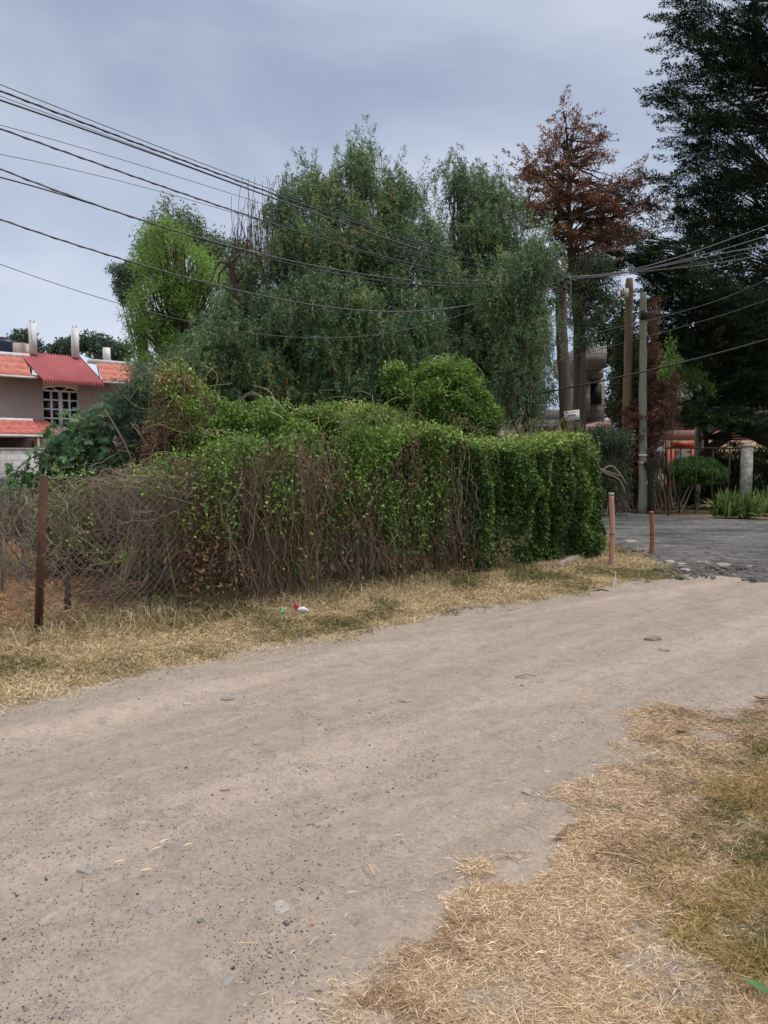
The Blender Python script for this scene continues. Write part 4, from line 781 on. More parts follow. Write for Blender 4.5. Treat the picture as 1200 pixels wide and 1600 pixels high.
# ------------------------------------------------------------------ dead brown cypress
def conifer(name, label, Y, base_px, trunk_pts, blobs, n, matn, nl, ln, rad, Lr, Wr, r0, upw=.25, tmu=.45, shell=.45, limbf=.5, barkm='bark', jit=.5, droop=0, twist=1):
    tp = [P(x, y, Y) for x, y in trunk_pts]; b = P(base_px, 760, Y); b[2] = 0; t = thing(name, label, 'tree', b); mt = MB()
    tr = trunkline([b - [0, 0, .1]] + tp, mt, r0, .03); cs, out = blob_pts(blobs, Y, n, shell)
    i = np.array([np.argmin(np.abs(tr[:, 2] - c)) for c in cs[:, 2]]); ax = cs - tr[i]; ax[:, 2] = np.abs(ax[:, 2]) * .3; ax = unit(ax) * np.array([1, 1, .3]) + np.array([0, 0, upw]) + RNG.normal(size=cs.shape) * jit * .5
    limbs(mt, tr, cs, limbf, .03, .005, -.1, 4, (-.03, .10)); mb = MB(); f_spray(mb, cs, ax, nl, ln, rad, Lr, Wr, tmu); mt.build('trunk', M[barkm], t, True); mb.build('crown', M[matn], t); return t
conifer('dead_cypress', 'dead cypress with rusty brown foliage standing against the sky above the pole', 22, 900, [(903,600),(900,480),(893,380),(888,260),(884,185)],
        [(885,172,8,16),(892,200,18,16),(912,215,20,10),(880,225,22,18),(900,250,32,20),(935,232,20,10),(850,258,28,16),(875,285,48,28),(830,275,20,14),(905,320,45,30),(858,325,40,24),(960,300,30,22),(985,280,18,14),(1000,315,18,14),(950,335,40,18),(885,370,38,28),(930,350,36,16),(810,325,14,6),(840,345,30,18),(955,372,50,18),(900,440,32,36),(870,420,20,20),(900,400,26,24),(985,330,26,10)],
        560, 'dead', 74, (.25, .9), .16, (.05, .11), (.018, .036), .17, .30, .5, .1, .75, jit=1.3)
# hanging brown and olive growth below it
simple_tree('vine_clad_trunk', 'creeper clad trunk below the dead cypress, hung with brown and olive leaves', 21.5, 905, [(905,440,22,24),(925,450,25,25),(940,420,20,18),(915,490,14,24),(895,480,12,30),(950,460,18,24),(910,530,14,22),(925,420,30,20),(935,490,12,16)], (903, 420), 230, 'euc', 55, .24, (.05, .11), (.02, .035), .16, tmu=.28, dirb=(0, 0, -.8), shell=.2, zr=(0, .08))
# ------------------------------------------------------------------ big dark cypress on the right
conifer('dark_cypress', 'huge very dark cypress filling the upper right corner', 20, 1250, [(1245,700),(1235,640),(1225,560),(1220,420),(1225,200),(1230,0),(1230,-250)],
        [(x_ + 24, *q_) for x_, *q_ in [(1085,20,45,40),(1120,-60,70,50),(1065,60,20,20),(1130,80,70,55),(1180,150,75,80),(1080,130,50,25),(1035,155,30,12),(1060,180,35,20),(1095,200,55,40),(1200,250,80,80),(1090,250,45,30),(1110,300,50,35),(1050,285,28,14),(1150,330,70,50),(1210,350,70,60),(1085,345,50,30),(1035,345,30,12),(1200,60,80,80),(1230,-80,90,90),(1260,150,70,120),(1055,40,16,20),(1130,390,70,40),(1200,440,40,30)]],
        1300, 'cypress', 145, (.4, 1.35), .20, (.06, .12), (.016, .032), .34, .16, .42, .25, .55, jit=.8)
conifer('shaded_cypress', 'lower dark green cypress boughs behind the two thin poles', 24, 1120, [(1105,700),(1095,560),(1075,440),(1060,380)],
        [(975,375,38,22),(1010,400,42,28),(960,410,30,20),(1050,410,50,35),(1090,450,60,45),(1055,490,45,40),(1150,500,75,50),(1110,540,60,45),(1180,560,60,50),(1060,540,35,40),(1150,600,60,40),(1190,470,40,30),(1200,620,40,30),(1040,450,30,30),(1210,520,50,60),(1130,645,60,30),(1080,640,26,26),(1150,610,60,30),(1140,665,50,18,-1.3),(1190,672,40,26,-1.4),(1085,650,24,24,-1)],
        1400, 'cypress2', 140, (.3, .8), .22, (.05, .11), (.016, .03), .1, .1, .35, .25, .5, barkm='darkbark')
simple_tree('background_tree', 'dark green tree mass far behind the poles, left of the block house', 33, 1000, [(960,520,40,50),(1000,580,50,60),(1040,640,50,50),(975,640,40,40),(1060,560,60,60)], (1000, 480), 260, 'cypress2', 70, .6, (.12, .24), (.06, .12), .2, tmu=.35, shell=.2)
simple_tree('background_tree', 'dark green tree mass far behind the dark cypress at the right edge', 33, 1160, [(1120,520,60,70),(1180,480,60,60),(1130,610,60,40),(1200,570,50,40),(1090,430,40,40)], (1160, 480), 240, 'cypress2', 70, .6, (.12, .24), (.06, .12), .2, tmu=.25, shell=.2)
b = P(1150, 720, 23.4); mb = MB(); b[2] = 0
tube(mb, [b + [2.2, 0, 0], P(1225, 720, 23.4), P(1185, 680, 23.4), P(1150, 650, 23.4), P(1125, 630, 23.4)], .2, .07, 10, 18, .02); tube(mb, [P(1142, 662, 23.4), P(1172, 678, 23.2), P(1215, 700, 23)], .2, .16, 9, 10, .01); tube(mb, [P(1070, 740, 23.6), P(1105, 708, 23.5), P(1142, 680, 23.4)], .12, .16, 8, 10, .01)
tag(mb.build('leaning_trunk', M['darkbark'], smooth=True), 'thick dark forked trunk leaning behind the concrete post at the right', 'trunk')
simple_tree('willow_leaf_tree', 'pale slender tree with drooping light green leaves in front of the dark cypress', 23.8, 1090, [(1085,580,16,20),(1100,610,16,22),(1070,600,12,18),(1095,640,18,18),(1060,570,8,14)], (1085, 575), 60, 'ash', 30, .24, (.10, .2), (.02, .035), .09, tmu=.45, barkm='palebark', dirb=(0, 0, -1.3), shell=.1)
simple_tree('creeper_spray', 'light green creeper spray hanging beside the grey green pole', 20.5, 1045, [(1048,545,6,16),(1040,570,8,16),(1052,560,7,14)], (1046, 550), 18, 'ash', 30, .2, (.08, .16), (.02, .035), .03, tmu=.5, dirb=(0, 0, -.6), cat='creeper')

# ------------------------------------------------------------------ growth behind and around the fence
def dome(name, label, Y, blobs, n, matn, nl, rad, Lr, Wr, tmu, twigmat='greenstem', twigs=80, cat='shrub', shell=.72, runners=True, topbright=.3, flat=.7):
    c0 = P(blobs[0][0], blobs[0][1], Y); t = thing(name, label, cat, (c0[0], Y, 0)); cs, out = blob_pts(blobs, Y, n, shell)
    ok = cs[:, 2] > .15; cs, out = cs[ok], out[ok]; mb = MB(); m = len(cs); ct = np.repeat(RNG.normal(size=m) * .1 + topbright * np.clip(out[:, 2], -.3, 1), nl)  # tint carries light from above: upward clumps paler, undersides darker
    c = np.repeat(cs, nl, 0); k = len(c); p = c + rdir(k) * (rng(0, 1, k) ** .5 * rad)[:, None] * np.array([1, 1, flat]); D = rdir(k) + np.repeat(out, nl, 0) * .5 + np.array([0, 0, -.2])
    leaves(mb, p, D, rng(*Lr, k), rng(*Wr, k), np.clip(tmu + ct + RNG.normal(size=k) * .16, 0, 1), .12); mb.build('leaves', M[matn], t)
    mt = MB(); q = cs[RNG.integers(0, m, twigs)]; base = np.array([c0[0], Y, 0]); tt = np.linspace(0, 1, 8)[None, :, None]; s = base + RNG.normal(size=(twigs, 3)) * np.array([.4, .3, 0]) + [0, 0, .05]
    e_ = q + unit(q - c0) * .1; pts = s[:, None] * (1 - tt) + e_[:, None] * tt + np.cumsum(RNG.normal(size=(twigs, 8, 3)) * .03, 1); pts[..., 2] = np.maximum(pts[..., 2], .02); tubes(mt, pts, rng(.004, .012, twigs)[:, None] * np.linspace(1.5, .4, 8)[None], 4, rng(.1, .8, twigs)); 
    if runners:
        w = 70; o2 = RNG.integers(0, m, w); a = cs[o2]; tg = unit(np.cross(out[o2], rdir(w))); pts = a[:, None] + tg[:, None] * (tt * rng(.2, .7, w)[:, None, None]) + out[o2][:, None] * (.18 * np.sin(tt * 3)) ; tubes(mt, pts, .0045, 3, .9)
    mt.build('stems', M[twigmat], t); return t
dome('vine_covered_shrub', 'tall rounded dome of bright ivy standing behind the hedge in front of the pepper trees', 12.6,
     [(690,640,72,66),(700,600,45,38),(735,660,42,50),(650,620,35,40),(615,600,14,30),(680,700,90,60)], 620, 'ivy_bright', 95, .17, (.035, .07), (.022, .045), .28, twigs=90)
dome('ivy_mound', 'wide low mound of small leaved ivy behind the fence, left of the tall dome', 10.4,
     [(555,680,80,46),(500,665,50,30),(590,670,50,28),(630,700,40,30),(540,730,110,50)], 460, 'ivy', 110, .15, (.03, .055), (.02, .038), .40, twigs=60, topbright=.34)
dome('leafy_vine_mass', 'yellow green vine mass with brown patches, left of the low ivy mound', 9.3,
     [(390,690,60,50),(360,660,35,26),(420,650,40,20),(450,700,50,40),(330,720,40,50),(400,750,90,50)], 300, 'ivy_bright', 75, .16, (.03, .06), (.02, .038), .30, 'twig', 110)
dome('dry_vine_column', 'tall column of dry brown vine with sparse leaves at the left behind the fence', 9.4,
     [(285,650,32,68),(275,610,24,28),(300,700,46,50),(255,690,28,44)], 170, 'rustivy', 60, .15, (.03, .06), (.015, .03), .45, 'twig', 130, 'vine', runners=False)
dome('green_vine_sprays', 'thin green vine shoots twining over the dry brown column', 9.25,
     [(285,645,36,72),(262,600,28,24),(310,640,20,50),(250,740,50,18),(330,700,40,40)], 110, 'ivy_bright', 26, .16, (.03, .06), (.02, .035), .45, 'greenstem', 50, 'vine', .8)
simple_tree('willow_shrub', 'feathery grey green shrub between the broad leaved shrub and the dry vine column', 10.8, 215, [(225,605,30,30),(215,640,40,36),(190,670,34,40),(240,680,34,46),(215,710,44,30),(180,620,14,14)], (212, 620), 230, 'grey_leaf', 90, .2, (.05, .11), (.007, .014), .05, tmu=.5, shell=.2, cat='shrub', dirb=(0, 0, .2))
# broad leaved shrub at left
b = P(118, 760, 10.6); b[2] = 0; cs_t = thing('broad_leaved_shrub', 'shrub with large dark green hand shaped leaves behind the corner post', 'shrub', b)
cs, out = blob_pts([(115,690,44,40),(150,665,32,36),(90,720,34,40),(60,735,26,34),(125,740,50,30),(160,710,34,34),(30,745,16,16)], 10.6, 150, .2); mt = MB(); limbs(mt, trunkline([b, b + [.0, 0, .6], P(125, 690, 10.6)], mt, .05, .015), cs, .8, .012, .005); mt.build('stem', M['bark'], cs_t, True)
mb = MB(); n = len(cs); k = 5
for j in range(k):
    c = cs + rdir(n) * .14; fc = unit(out + np.array([.2, -.9, .3]) + rdir(n) * .5); axx = unit(np.cross(fc, rdir(n))); bxx = np.cross(fc, axx); tt = np.clip(.45 + RNG.normal(size=n) * .2, 0, 1)
    for a in np.linspace(-1.9, 1.9, 7): leaves(mb, c, axx * math.cos(a) + bxx * math.sin(a), rng(.07, .12, n) * (1 - abs(a) * .15), rng(.024, .036, n), tt, .08, up=fc)
mb.build('leaves', M['castor'], cs_t)
for (px, py, ex, ey, lab) in [(215,740,165,640,'long bare pale stick leaning left above the dry vines'), (232,705,205,660,'short bare pale stick behind the long one')]:
    mb = MB(); tube(mb, [P(px, py, 9.6), P((px + ex) / 2 + 4, (py + ey) / 2, 9.6), P(ex, ey, 9.7)], .014, .006, 5, 8, .004); tag(mb.build('stick', M['twig'], smooth=True), lab, 'stick')
# dark undergrowth behind the dry vines
for (name, lab, Y, bl, n, mn, tm) in [
    ('undergrowth', 'dark green undergrowth in the yard behind the dry vines on the left', 10.2, [(120,810,90,50),(220,800,80,50),(30,800,60,40)], 220, 'castor', .25),
    ('undergrowth', 'dark shaded undergrowth behind the middle of the fence', 10.3, [(350,800,80,60),(460,810,90,70),(560,800,80,70)], 330, 'castor', .2)]:
    dome(name, lab, Y, bl, n, mn, 55, .2, (.05, .09), (.03, .05), tm, 'twig', 90, runners=False, shell=.3)
mb = MB(); n = 110; c = P(120, 935, 8.0); t = np.linspace(0, 1, 10); a = rng(0, 6.28, n); r = rng(.1, .4, n)
pts = np.stack([c[0] + .25 + RNG.normal(size=n)[:, None] * .14 + r[:, None] * .7 * np.cos(a[:, None] + t * 3), 8.3 + RNG.normal(size=n)[:, None] * .15 + r[:, None] * .5 * np.sin(a[:, None] + t * 3), .06 + np.abs(RNG.normal(size=n))[:, None] * .09 + .05 * np.sin(t * 6 + a[:, None])], -1); tubes(mb, pts, .004, 3, rng(0, .6, n)); tag(mb.build('brush_heap', M['twig']), 'low heap of dark tangled brushwood on the yard floor near the thin stake', 'brush heap')

# ------------------------------------------------------------------ poles
def pole(px_t, py_t, px_b, py_b, Y, rt, rb, mt, label, zb=None):
    tp = P(px_t, py_t, Y); b = P(px_b, py_b, Y); zz = 0 if zb is None else zb
    bx = b[0] + (b[0] - tp[0]) * (b[2] - zz) / (tp[2] - b[2]) ; b = np.array([bx, Y, zz]); t = thing('utility_pole', label, 'pole', b)
    mb = MB(); tube(mb, [b - [0, 0, .1], b * .5 + tp * .5, tp], rb, rt, 14, 24, .004); mb.build('shaft', M[mt], t, True); return t, tp, b
up1, T1, B1 = pole(876, 423, 887, 680, 16.7, .115, .15, 'pole_brown', 'thick dark brown wooden utility pole rising behind the hedge with a white sign')
mb = MB(); tube(mb, [T1 + [-.02, 0, -.30], T1 + [0, 0, .03]], .15, .12, 12, 4); mb.build('cable_splice', M['wire'], up1, True)
mb = MB()
for k in range(9):
    a = rng(0, 6.28); z = -rng(.15, .75); q = T1 + [0, 0, z]; tube(mb, [q + [.16 * math.cos(a), .16 * math.sin(a), 0], q + [.3 * math.cos(a + .8), -.2, -.07], q + [.16 * math.cos(a + 2), .16 * math.sin(a + 2), .06]], .018, .018, 5, 8)
mb.build('cable_loops', M['wire'], up1, True)
mb = MB(); tube(mb, [P(873, 440, 16.5), P(890, 432, 16.4), P(891, 462, 16.4), P(886, 480, 16.4), P(873, 490, 16.5)], .014, .014, 5, 20); mb.build('loose_white_cable', M['wire_pale'], up1, True)
# sign on the pole
sg = thing('pole_sign', 'small white hand lettered sign tilted on the wooden utility pole', 'sign', P(893, 648, 16.48)); 
def quadbox(mb, c4, Y, th):
    f = [P(x, y, Y) for x, y in c4]; bk = [p + [0, th, 0] for p in f]; mb.hexa([f[3], f[2], bk[2], bk[3], f[0], f[1], bk[1], bk[0]])
mb = MB(); quadbox(mb, [(881, 643), (905, 640), (906, 655), (883, 658)], 16.50, .015); mb.build('board', M['white'], sg)
mb = MB()
def letter(mb): mb.build('letter', M['signtext'], sg)
for (x0, x1, y) in [(883, 885, 644.2), (885.6, 888.4, 644), (890.5, 892, 643.8), (892.8, 895.5, 643.6), (896.6, 899.6, 643.2), (901, 903, 642.8)]: mb = MB(); quadbox(mb, [(x0, y - .7), (x1, y - .8), (x1, y + .7), (x0, y + .8)], 16.494, .004); letter(mb)
for (x0, x1) in [(888.3, 888.8), (889.6, 891.2), (891.9, 892.9), (893.4, 894.9), (895.4, 896.9), (897.4, 898.2), (898.7, 899.8)]:
    y = 649.6 - (x0 - 888) * .09; mb = MB(); quadbox(mb, [(x0, y - 1.6), (x1, y - 1.6), (x1, y - 1.1), (x0, y - 1.1)], 16.494, .004); quadbox(mb, [(x0, y - .2), (x1, y - .3), (x1, y + .2), (x0, y + .3)], 16.493, .004); quadbox(mb, [(x0, y - 1.6), (x0 + .45, y - 1.6), (x0 + .45, y + 1.4), (x0, y + 1.4)], 16.492, .004); letter(mb)
up2, T2, B2 = pole(984, 435, 977, 795, 22.6, .11, .15, 'pole_tan', 'leaning tan wooden pole with a white box near its top')
bx = thing('junction_box', 'white box with a red mark fixed to the tan pole', 'box', P(977, 458, 22.4)); mb = MB(); quadbox(mb, [(970, 452), (982, 450), (983, 463), (971, 465)], 22.3, .12); mb.build('housing', M['white'], bx); mb = MB(); quadbox(mb, [(971.5, 459), (977, 458), (976, 462.5), (972, 463)], 22.293, .004); mb.build('red_mark', M['signred'], bx)
up3, T3, B3 = pole(1006, 457, 1004, 802, 21.8, .095, .12, 'pole_green', 'straight grey green wooden pole with two white bands')
for y in (713, 725): 
    q = P(1004.3, y, 21.8); mb = MB(); tube(mb, [q, q + [0, 0, .055]], .128, .128, 14, 3); mb.build('white_band', M['white'], up3, True)
q = P(1006, 492, 21.8); mb = MB(); tube(mb, [q - [0, 0, .15], q + [0, 0, .1]], .112, .112, 12, 3); mb.build('dark_band', M['wire'], up3, True)

# ------------------------------------------------------------------ cables
X0 = np.array([-4.5, 9.0]); 
def plan(px, e0, e1):
    k = (px - 600) / FPX; d = e1 - e0; t = (k * e0[1] - e0[0]) / (d[0] - k * d[1]); return e0 + d * t
def cable(pts, r, mt, label, e0=X0, e1=None, ext=True, off=0, grp=None, extr=False, twist=0):
    e1 = T1[:2] if e1 is None else np.array(e1); out = []
    for x, y in pts:
        q = plan(x, e0, e1) + np.array([0, off]); out.append(P(x, y, q[1]))
    out = np.array(out); h = np.linalg.norm(out[:, :2] - out[0, :2], axis=1); cf = np.polyfit(h, out[:, 2], 3 if len(h) < 9 else 5, w=np.r_[2, np.ones(len(h) - 2), 3])
    hh = np.linspace(0, h[-1], 40); dirn = (out[-1, :2] - out[0, :2]) / h[-1]; out = np.stack([out[0, 0] + dirn[0] * hh, out[0, 1] + dirn[1] * hh, np.polyval(cf, hh)], -1)
    st_ = h[-1] / 39
    if ext: k_ = np.arange(28, 0, -1)[:, None]; out = np.vstack([out[0] + unit(out[0] - out[1]) * st_ * k_ + np.array([0, 0, .0006]) * k_ ** 2, out])
    if extr: k_ = np.arange(1, 60)[:, None]; out = np.vstack([out, out[-1] + unit(out[-1] - out[-2]) * st_ * k_ + np.array([0, 0, .0003]) * k_ ** 2])
    mb = MB(); p = smooth_path(out, 120); tubes(mb, p[None], r, 5)
    if twist:
        p2 = smooth_path(out, 700); ph = np.arange(700) * .55; p2 = p2 + np.stack([0 * ph, np.sin(ph) * r * .9, np.cos(ph) * r * .9], -1); tubes(mb, p2[None], r * .6, 4)
    return tag(mb.build('overhead_cable', M[mt], smooth=True), label, 'cable', grp or 'overhead cables left of the utility pole')
cable([(0,132),(150,192),(400,289),(520,332),(650,375),(780,415),(876,436)], .0055, 'wire', 'thin overhead cable, topmost of all at the left edge of the picture')
cable([(0,142),(150,200),(400,296),(520,336),(650,378),(780,418),(876,437)], .011, 'wire', 'thick twisted cable just below the topmost thin one', twist=1)
cable([(0,150),(150,207),(400,300),(520,345),(650,388),(780,424),(876,438)], .004, 'wire', 'hair thin cable, third from the top at the left edge')
cable([(0,157),(208,225),(375,292),(500,340),(640,384),(760,419),(876,440)], .012, 'wire', 'thick black cable, fourth from the top at the left edge', off=.15)
cable([(0,196),(190,245),(380,310),(520,358),(650,395),(780,426),(876,441)], .004, 'wire', 'hair thin cable running just above the double twisted cable')
cable([(0,202),(145,248),(290,306),(400,344),(560,392),(700,424),(876,443)], .010, 'wire', 'double twisted cable leaving the left edge at the middle of the bundle', twist=1, off=-.1)
cable([(0,242),(140,268),(275,303),(400,347),(560,396),(700,428),(876,444)], .004, 'wire_mid', 'thin grey cable that meets the double twisted cable above the trees')
cable([(0,264),(83,297),(300,368),(400,396),(520,422),(640,438),(750,445),(876,442)], .010, 'wire_mid', 'heavy cable bundle sagging across the middle of the pepper tree', twist=1)
cable([(0,277),(70,297),(180,330),(300,370),(400,399),(520,427),(640,444),(750,449),(876,444)], .009, 'wire', 'black cable joining the heavy sagging bundle from below at the left')
cable([(0,343),(105,375),(210,414),(320,441),(455,468),(475,478),(560,486),(640,484),(760,474),(840,450),(876,444)], .010, 'wire_mid', 'low sagging cable crossing the bright green tree', twist=1)
cable([(0,413),(95,444),(190,476),(330,512),(450,525),(540,527),(640,514),(700,499),(800,463),(876,444)], .0045, 'wire_mid', 'lowest thin cable on the left, dipping across the pepper tree')
R0 = T1[:2]; R1 = np.array([7.6, 15.2]); GR = 'overhead cables right of the utility pole'
for (pts, r, mt, lab) in [([(878,431),(950,428),(1020,413),(1110,385),(1200,352)], .009, 'wire_pale', 'topmost pale cable running right from the utility pole'),
    ([(878,433),(950,430),(1020,416),(1110,396),(1200,368)], .009, 'wire_pale', 'second pale cable right of the utility pole'),
    ([(878,434),(950,431),(1020,419),(1110,400),(1200,384)], .011, 'wire_pale', 'third and thickest pale cable right of the utility pole'),
    ([(878,436),(950,433),(1030,421),(1110,408),(1200,388)], .006, 'wire_mid', 'thin grey cable just under the thickest pale one at the right'),
    ([(878,440),(950,428),(1030,424),(1110,411),(1200,396)], .009, 'wire_pale', 'lowest pale cable of the bundle at the right'),
    ([(800,570),(870,540),(1008,500),(1100,478),(1200,436)], .008, 'wire_mid', 'dark cable rising to the right edge past the top of the green pole'),
    ([(800,590),(870,565),(1000,530),(1100,500),(1200,468)], .007, 'wire_mid', 'thin dark cable crossing the shaded cypress boughs')]:
    cable(pts, r, mt, lab, R0, R1, False, -.25 if 'rising' in lab or 'crossing' in lab else 0, GR, True)
cable([(770,628),(880,608),(1000,582),(1060,567),(1130,551),(1200,530)], .017, 'wire', 'thick black cable sagging low in front of both thin poles', R0, R1, False, -.5, GR, True)
# ------------------------------------------------------------------ right side yard
def dead_ivy(label, Y, blobs, n, nl=50, tm=.45):
    t = dome('dead_ivy', label, Y, blobs, n, 'rustivy', nl, .16, (.05, .10), (.015, .03), tm, 'twig', 90, 'creeper', .3, False, 0)
dead_ivy('dead brown ivy wrapped thickly round the foot of the two thin poles', 22.3, [(1020,640,22,70),(1012,690,16,50),(990,670,20,50),(1012,560,10,60),(960,700,22,30),(1022,500,6,30),(1022,590,14,50),(1040,640,18,40),(1000,720,20,40),(950,690,20,20),(1040,600,14,40),(985,720,20,30)], 950, 70)
b = G(1018, 795); b = P(1018, 800, 21.6); b[2] = 0; mb = MB(); tube(mb, [b, P(1018, 745, 21.6), P(1026, 715, 21.6)], .10, .085, 9, 10, .004); tube(mb, [P(1017, 740, 21.6), P(1008, 722, 21.6)], .07, .06, 8, 6); tag(mb.build('tree_stump', M['darkbark'], smooth=True), 'dark forked stump just right of the grey green pole', 'stump')
def strap_plant(name, label, c, n, ln, wd, matn, spread=1., up=1.):
    mb = MB(); k = 7; a = rng(0, 6.283, n); el = rng(.35, 1.45, n); L_ = rng(*ln, n); t = np.linspace(0, 1, k); hd = np.stack([np.cos(a), np.sin(a)], -1)
    r = L_[:, None] * np.cos(el)[:, None] * t * spread; z = L_[:, None] * (np.sin(el)[:, None] * t * up - .35 * np.cos(el)[:, None] * t ** 2.4); w = wd * (1 - t ** 3) * .5; b0 = c + np.stack([RNG.normal(size=n) * .14 * spread, RNG.normal(size=n) * .1, 0 * a], -1)
    ctr = b0[:, None] + np.stack([hd[:, :1] * r, hd[:, 1:] * r, np.maximum(z, .02)], -1); sd_ = np.stack([-hd[:, 1], hd[:, 0], 0 * a], -1)[:, None] * w[None, :, None]
    V = np.stack([ctr - sd_, ctr + sd_], 2); idx = np.arange(n * k * 2).reshape(n, k, 2); Q = np.stack([idx[:, :-1, 0], idx[:, :-1, 1], idx[:, 1:, 1], idx[:, 1:, 0]], -1).reshape(-1, 4)
    mb.add(V.reshape(-1, 3), Q, tint=np.repeat(np.clip(.5 + RNG.normal(size=n) * .28, 0, 1), k - 1)); return tag(mb.build(name, M[matn]), label, 'plant')
def wide(lab, cs_): 
    mb = None
    return
for (cx, cy, lab, n, ln) in [(1135, 808, 'clump of strap leaved lilies at the asphalt edge, larger left clump', 230, (.5, 1.0)), (1168, 808, 'strap leaved lily clump at the foot of the concrete post', 170, (.5, .95)), (1200, 803, 'strap leaved clump cut by the right edge of the picture', 170, (.5, 1.0)), (985, 792, 'small strap leaved plant at the foot of the tan pole', 60, (.25, .5)), (1000, 797, 'small low plant between the tan and the green pole', 45, (.2, .4))]:
    strap_plant('lily_clump', lab, G(cx, cy), n, ln, .055, 'lily')
strap_plant('agave', 'tall dark blue green agave between the two thin poles', P(996, 795, 22.9) * [1, 1, 0], 60, (1.0, 2.0), .12, 'agave', .55, 1.05)
# topiary
b = G(1062, 799); tp = thing('topiary_shrub', 'mushroom shaped clipped shrub on two thin pale stems', 'shrub', b); Yt = b[1]
for (x0, x1) in ((1056, 1078), (1064, 1084)): mb = MB(); q = G(x0, 800); tube(mb, [q, P((x0 + x1) / 2 - 1, 782, Yt), P(x1, 755, Yt), P(x1 + 4, 745, Yt)], .028, .022, 6, 10); mb.build('stem', M['palebark'], tp, True)
cs, out = blob_pts([(1087, 738, 46, 17), (1085, 730, 36, 14), (1110, 742, 24, 12)], Yt - .1, 380, .8); mb = MB(); f_clump(mb, cs, out, 70, .14, (.04, .08), (.025, .045), .5, .16, .1, (0, 0, .2), .5, .6); mb.build('crown', M['topiary'], tp)
# dark low hedge and olive bush
dome('low_hedge', 'low very dark green hedge behind the clipped shrub', 24.4, [(1060,780,50,26),(1120,775,60,34),(1030,786,30,20),(1190,760,50,50),(1150,740,40,50),(1120,740,40,30),(1215,700,30,50)], 700, 'cypress2', 70, .22, (.05, .09), (.03, .05), .3, 'twig', 30, 'hedge', .3, False, .1)
dome('olive_bush', 'tangled olive and brown bush between the green hedge end and the tan pole', 20.5, [(945,690,30,30),(945,715,24,36),(935,760,22,30),(960,750,20,30),(925,690,16,16),(970,700,16,26),(950,770,26,20)], 300, 'euc', 42, .22, (.05, .1), (.02, .035), .15, 'twig', 90, 'bush', .3, False, .2)
dome('leafy_bush', 'green leafed bush beside the grey block building behind the tan pole', 23.5, [(972,600,16,40),(975,560,16,36),(968,640,16,28),(975,520,16,30)], 190, 'cypress2', 50, .22, (.06, .11), (.03, .05), .7, 'twig', 40, 'bush', .3, False, .2)
mb = MB()
for q in [[(918,700),(940,735),(965,748),(975,770)],[(930,730),(955,740),(972,745)],[(935,742),(955,728),(968,740),(980,758)]]: tube(mb, [P(x, y, 19.8) for x, y in q], .03, .015, 5, 14, .01)
tag(mb.build('bare_branches', M['palebark'], smooth=True), 'arching bare pale branches beside the tan pole', 'branches')
# concrete post and rail
b = P(1164, 800, 20.6); b[2] = 0; Yp = 20.6 ; pf = thing('yard_fence', 'wire fence on a square weathered concrete post at the right', 'fence', b)
w = .115; tpz = P(1164, 699, Yp)[2]; mb = MB(); mb.box((b[0] - w, Yp - w, -.1), (b[0] + w, Yp + w, tpz)); mb.build('concrete_post', M['conc_pale'], pf)
mb = MB(); mb.box((b[0] - w - .01, Yp - w - .01, tpz), (b[0] + w + .01, Yp + w + .01, tpz + .07)); mb.build('post_cap', M['conc'], pf)
q0 = P(1040, 700, Yp + 1.6); q1 = np.array([b[0], Yp, tpz - .03]); mb = MB(); tube(mb, [q0, q1], .024, .024, 6, 4)
for k in range(5): 
    q = q0 + (q1 - q0) * (k / 5); tube(mb, [q, [q[0], q[1], 0]], .018, .018, 5, 3)
mb.build('rail', M['rust'], pf)
# orange gate and blue sign, white barrel
Yg = 26.; og = thing('orange_gate', 'bright orange painted metal gate frame behind the clipped shrub', 'gate', P(1062, 760, Yg) * [1, 1, 0])
mb = MB(); quadbox(mb, [(1048, 690), (1085, 690), (1085, 700), (1048, 700)], Yg, .08); mb.build('top_panel', M['orange'], og)
mb = MB(); quadbox(mb, [(1048, 700.3), (1054, 700.3), (1054, 768), (1048, 768)], Yg, .08); quadbox(mb, [(1080, 700.3), (1085, 700.3), (1085, 768), (1080, 768)], Yg, .08); quadbox(mb, [(1042, 703), (1046.5, 703), (1046.5, 768), (1042, 768)], Yg - .2, .06); mb.build('frame', M['orange'], og)
mb = MB(); quadbox(mb, [(1054.2, 704), (1079.8, 704), (1079.8, 768), (1054.2, 768)], Yg + .03, .03); mb.build('grey_panel', M['conc'], og)
bs = thing('drink_sign', 'blue vertical advertising board with white and red blots behind the stump', 'sign', P(1031, 760, 25.2) * [1, 1, 0])
mb = MB(); quadbox(mb, [(1025, 705), (1038, 705), (1037, 735), (1024, 735)], 25.2, .04); mb.build('board', M['blue'], bs)
def disc(mb, px, py, r, Y, sx=1, sy=1):
    th = np.linspace(0, 2 * math.pi, 12, endpoint=False); V = [P(px, py, Y)] + [P(px + r * sx * math.cos(a), py + r * sy * math.sin(a), Y) for a in th]; mb.add(V, None, [(0, 1 + (i + 1) % 12, 1 + i) for i in range(12)])
for a_ in ((1030, 712.5, 2.3, 25.19, 1.3, .8), (1033, 718, 1.6, 25.19), (1031, 732.5, 3, 25.19, 1.1, .35)): mb = MB(); disc(mb, *a_); mb.build('white_mark', M['white'], bs)
mb = MB(); disc(mb, 1030, 724.5, 3.2, 25.185, 1, 1.1); mb.build('red_mark', M['signred'], bs)
mb = MB(); quadbox(mb, [(1024, 735.5), (1037, 735.5), (1037, 738), (1024, 738)], 25.2, .04); mb.build('red_strip', M['signred'], bs)
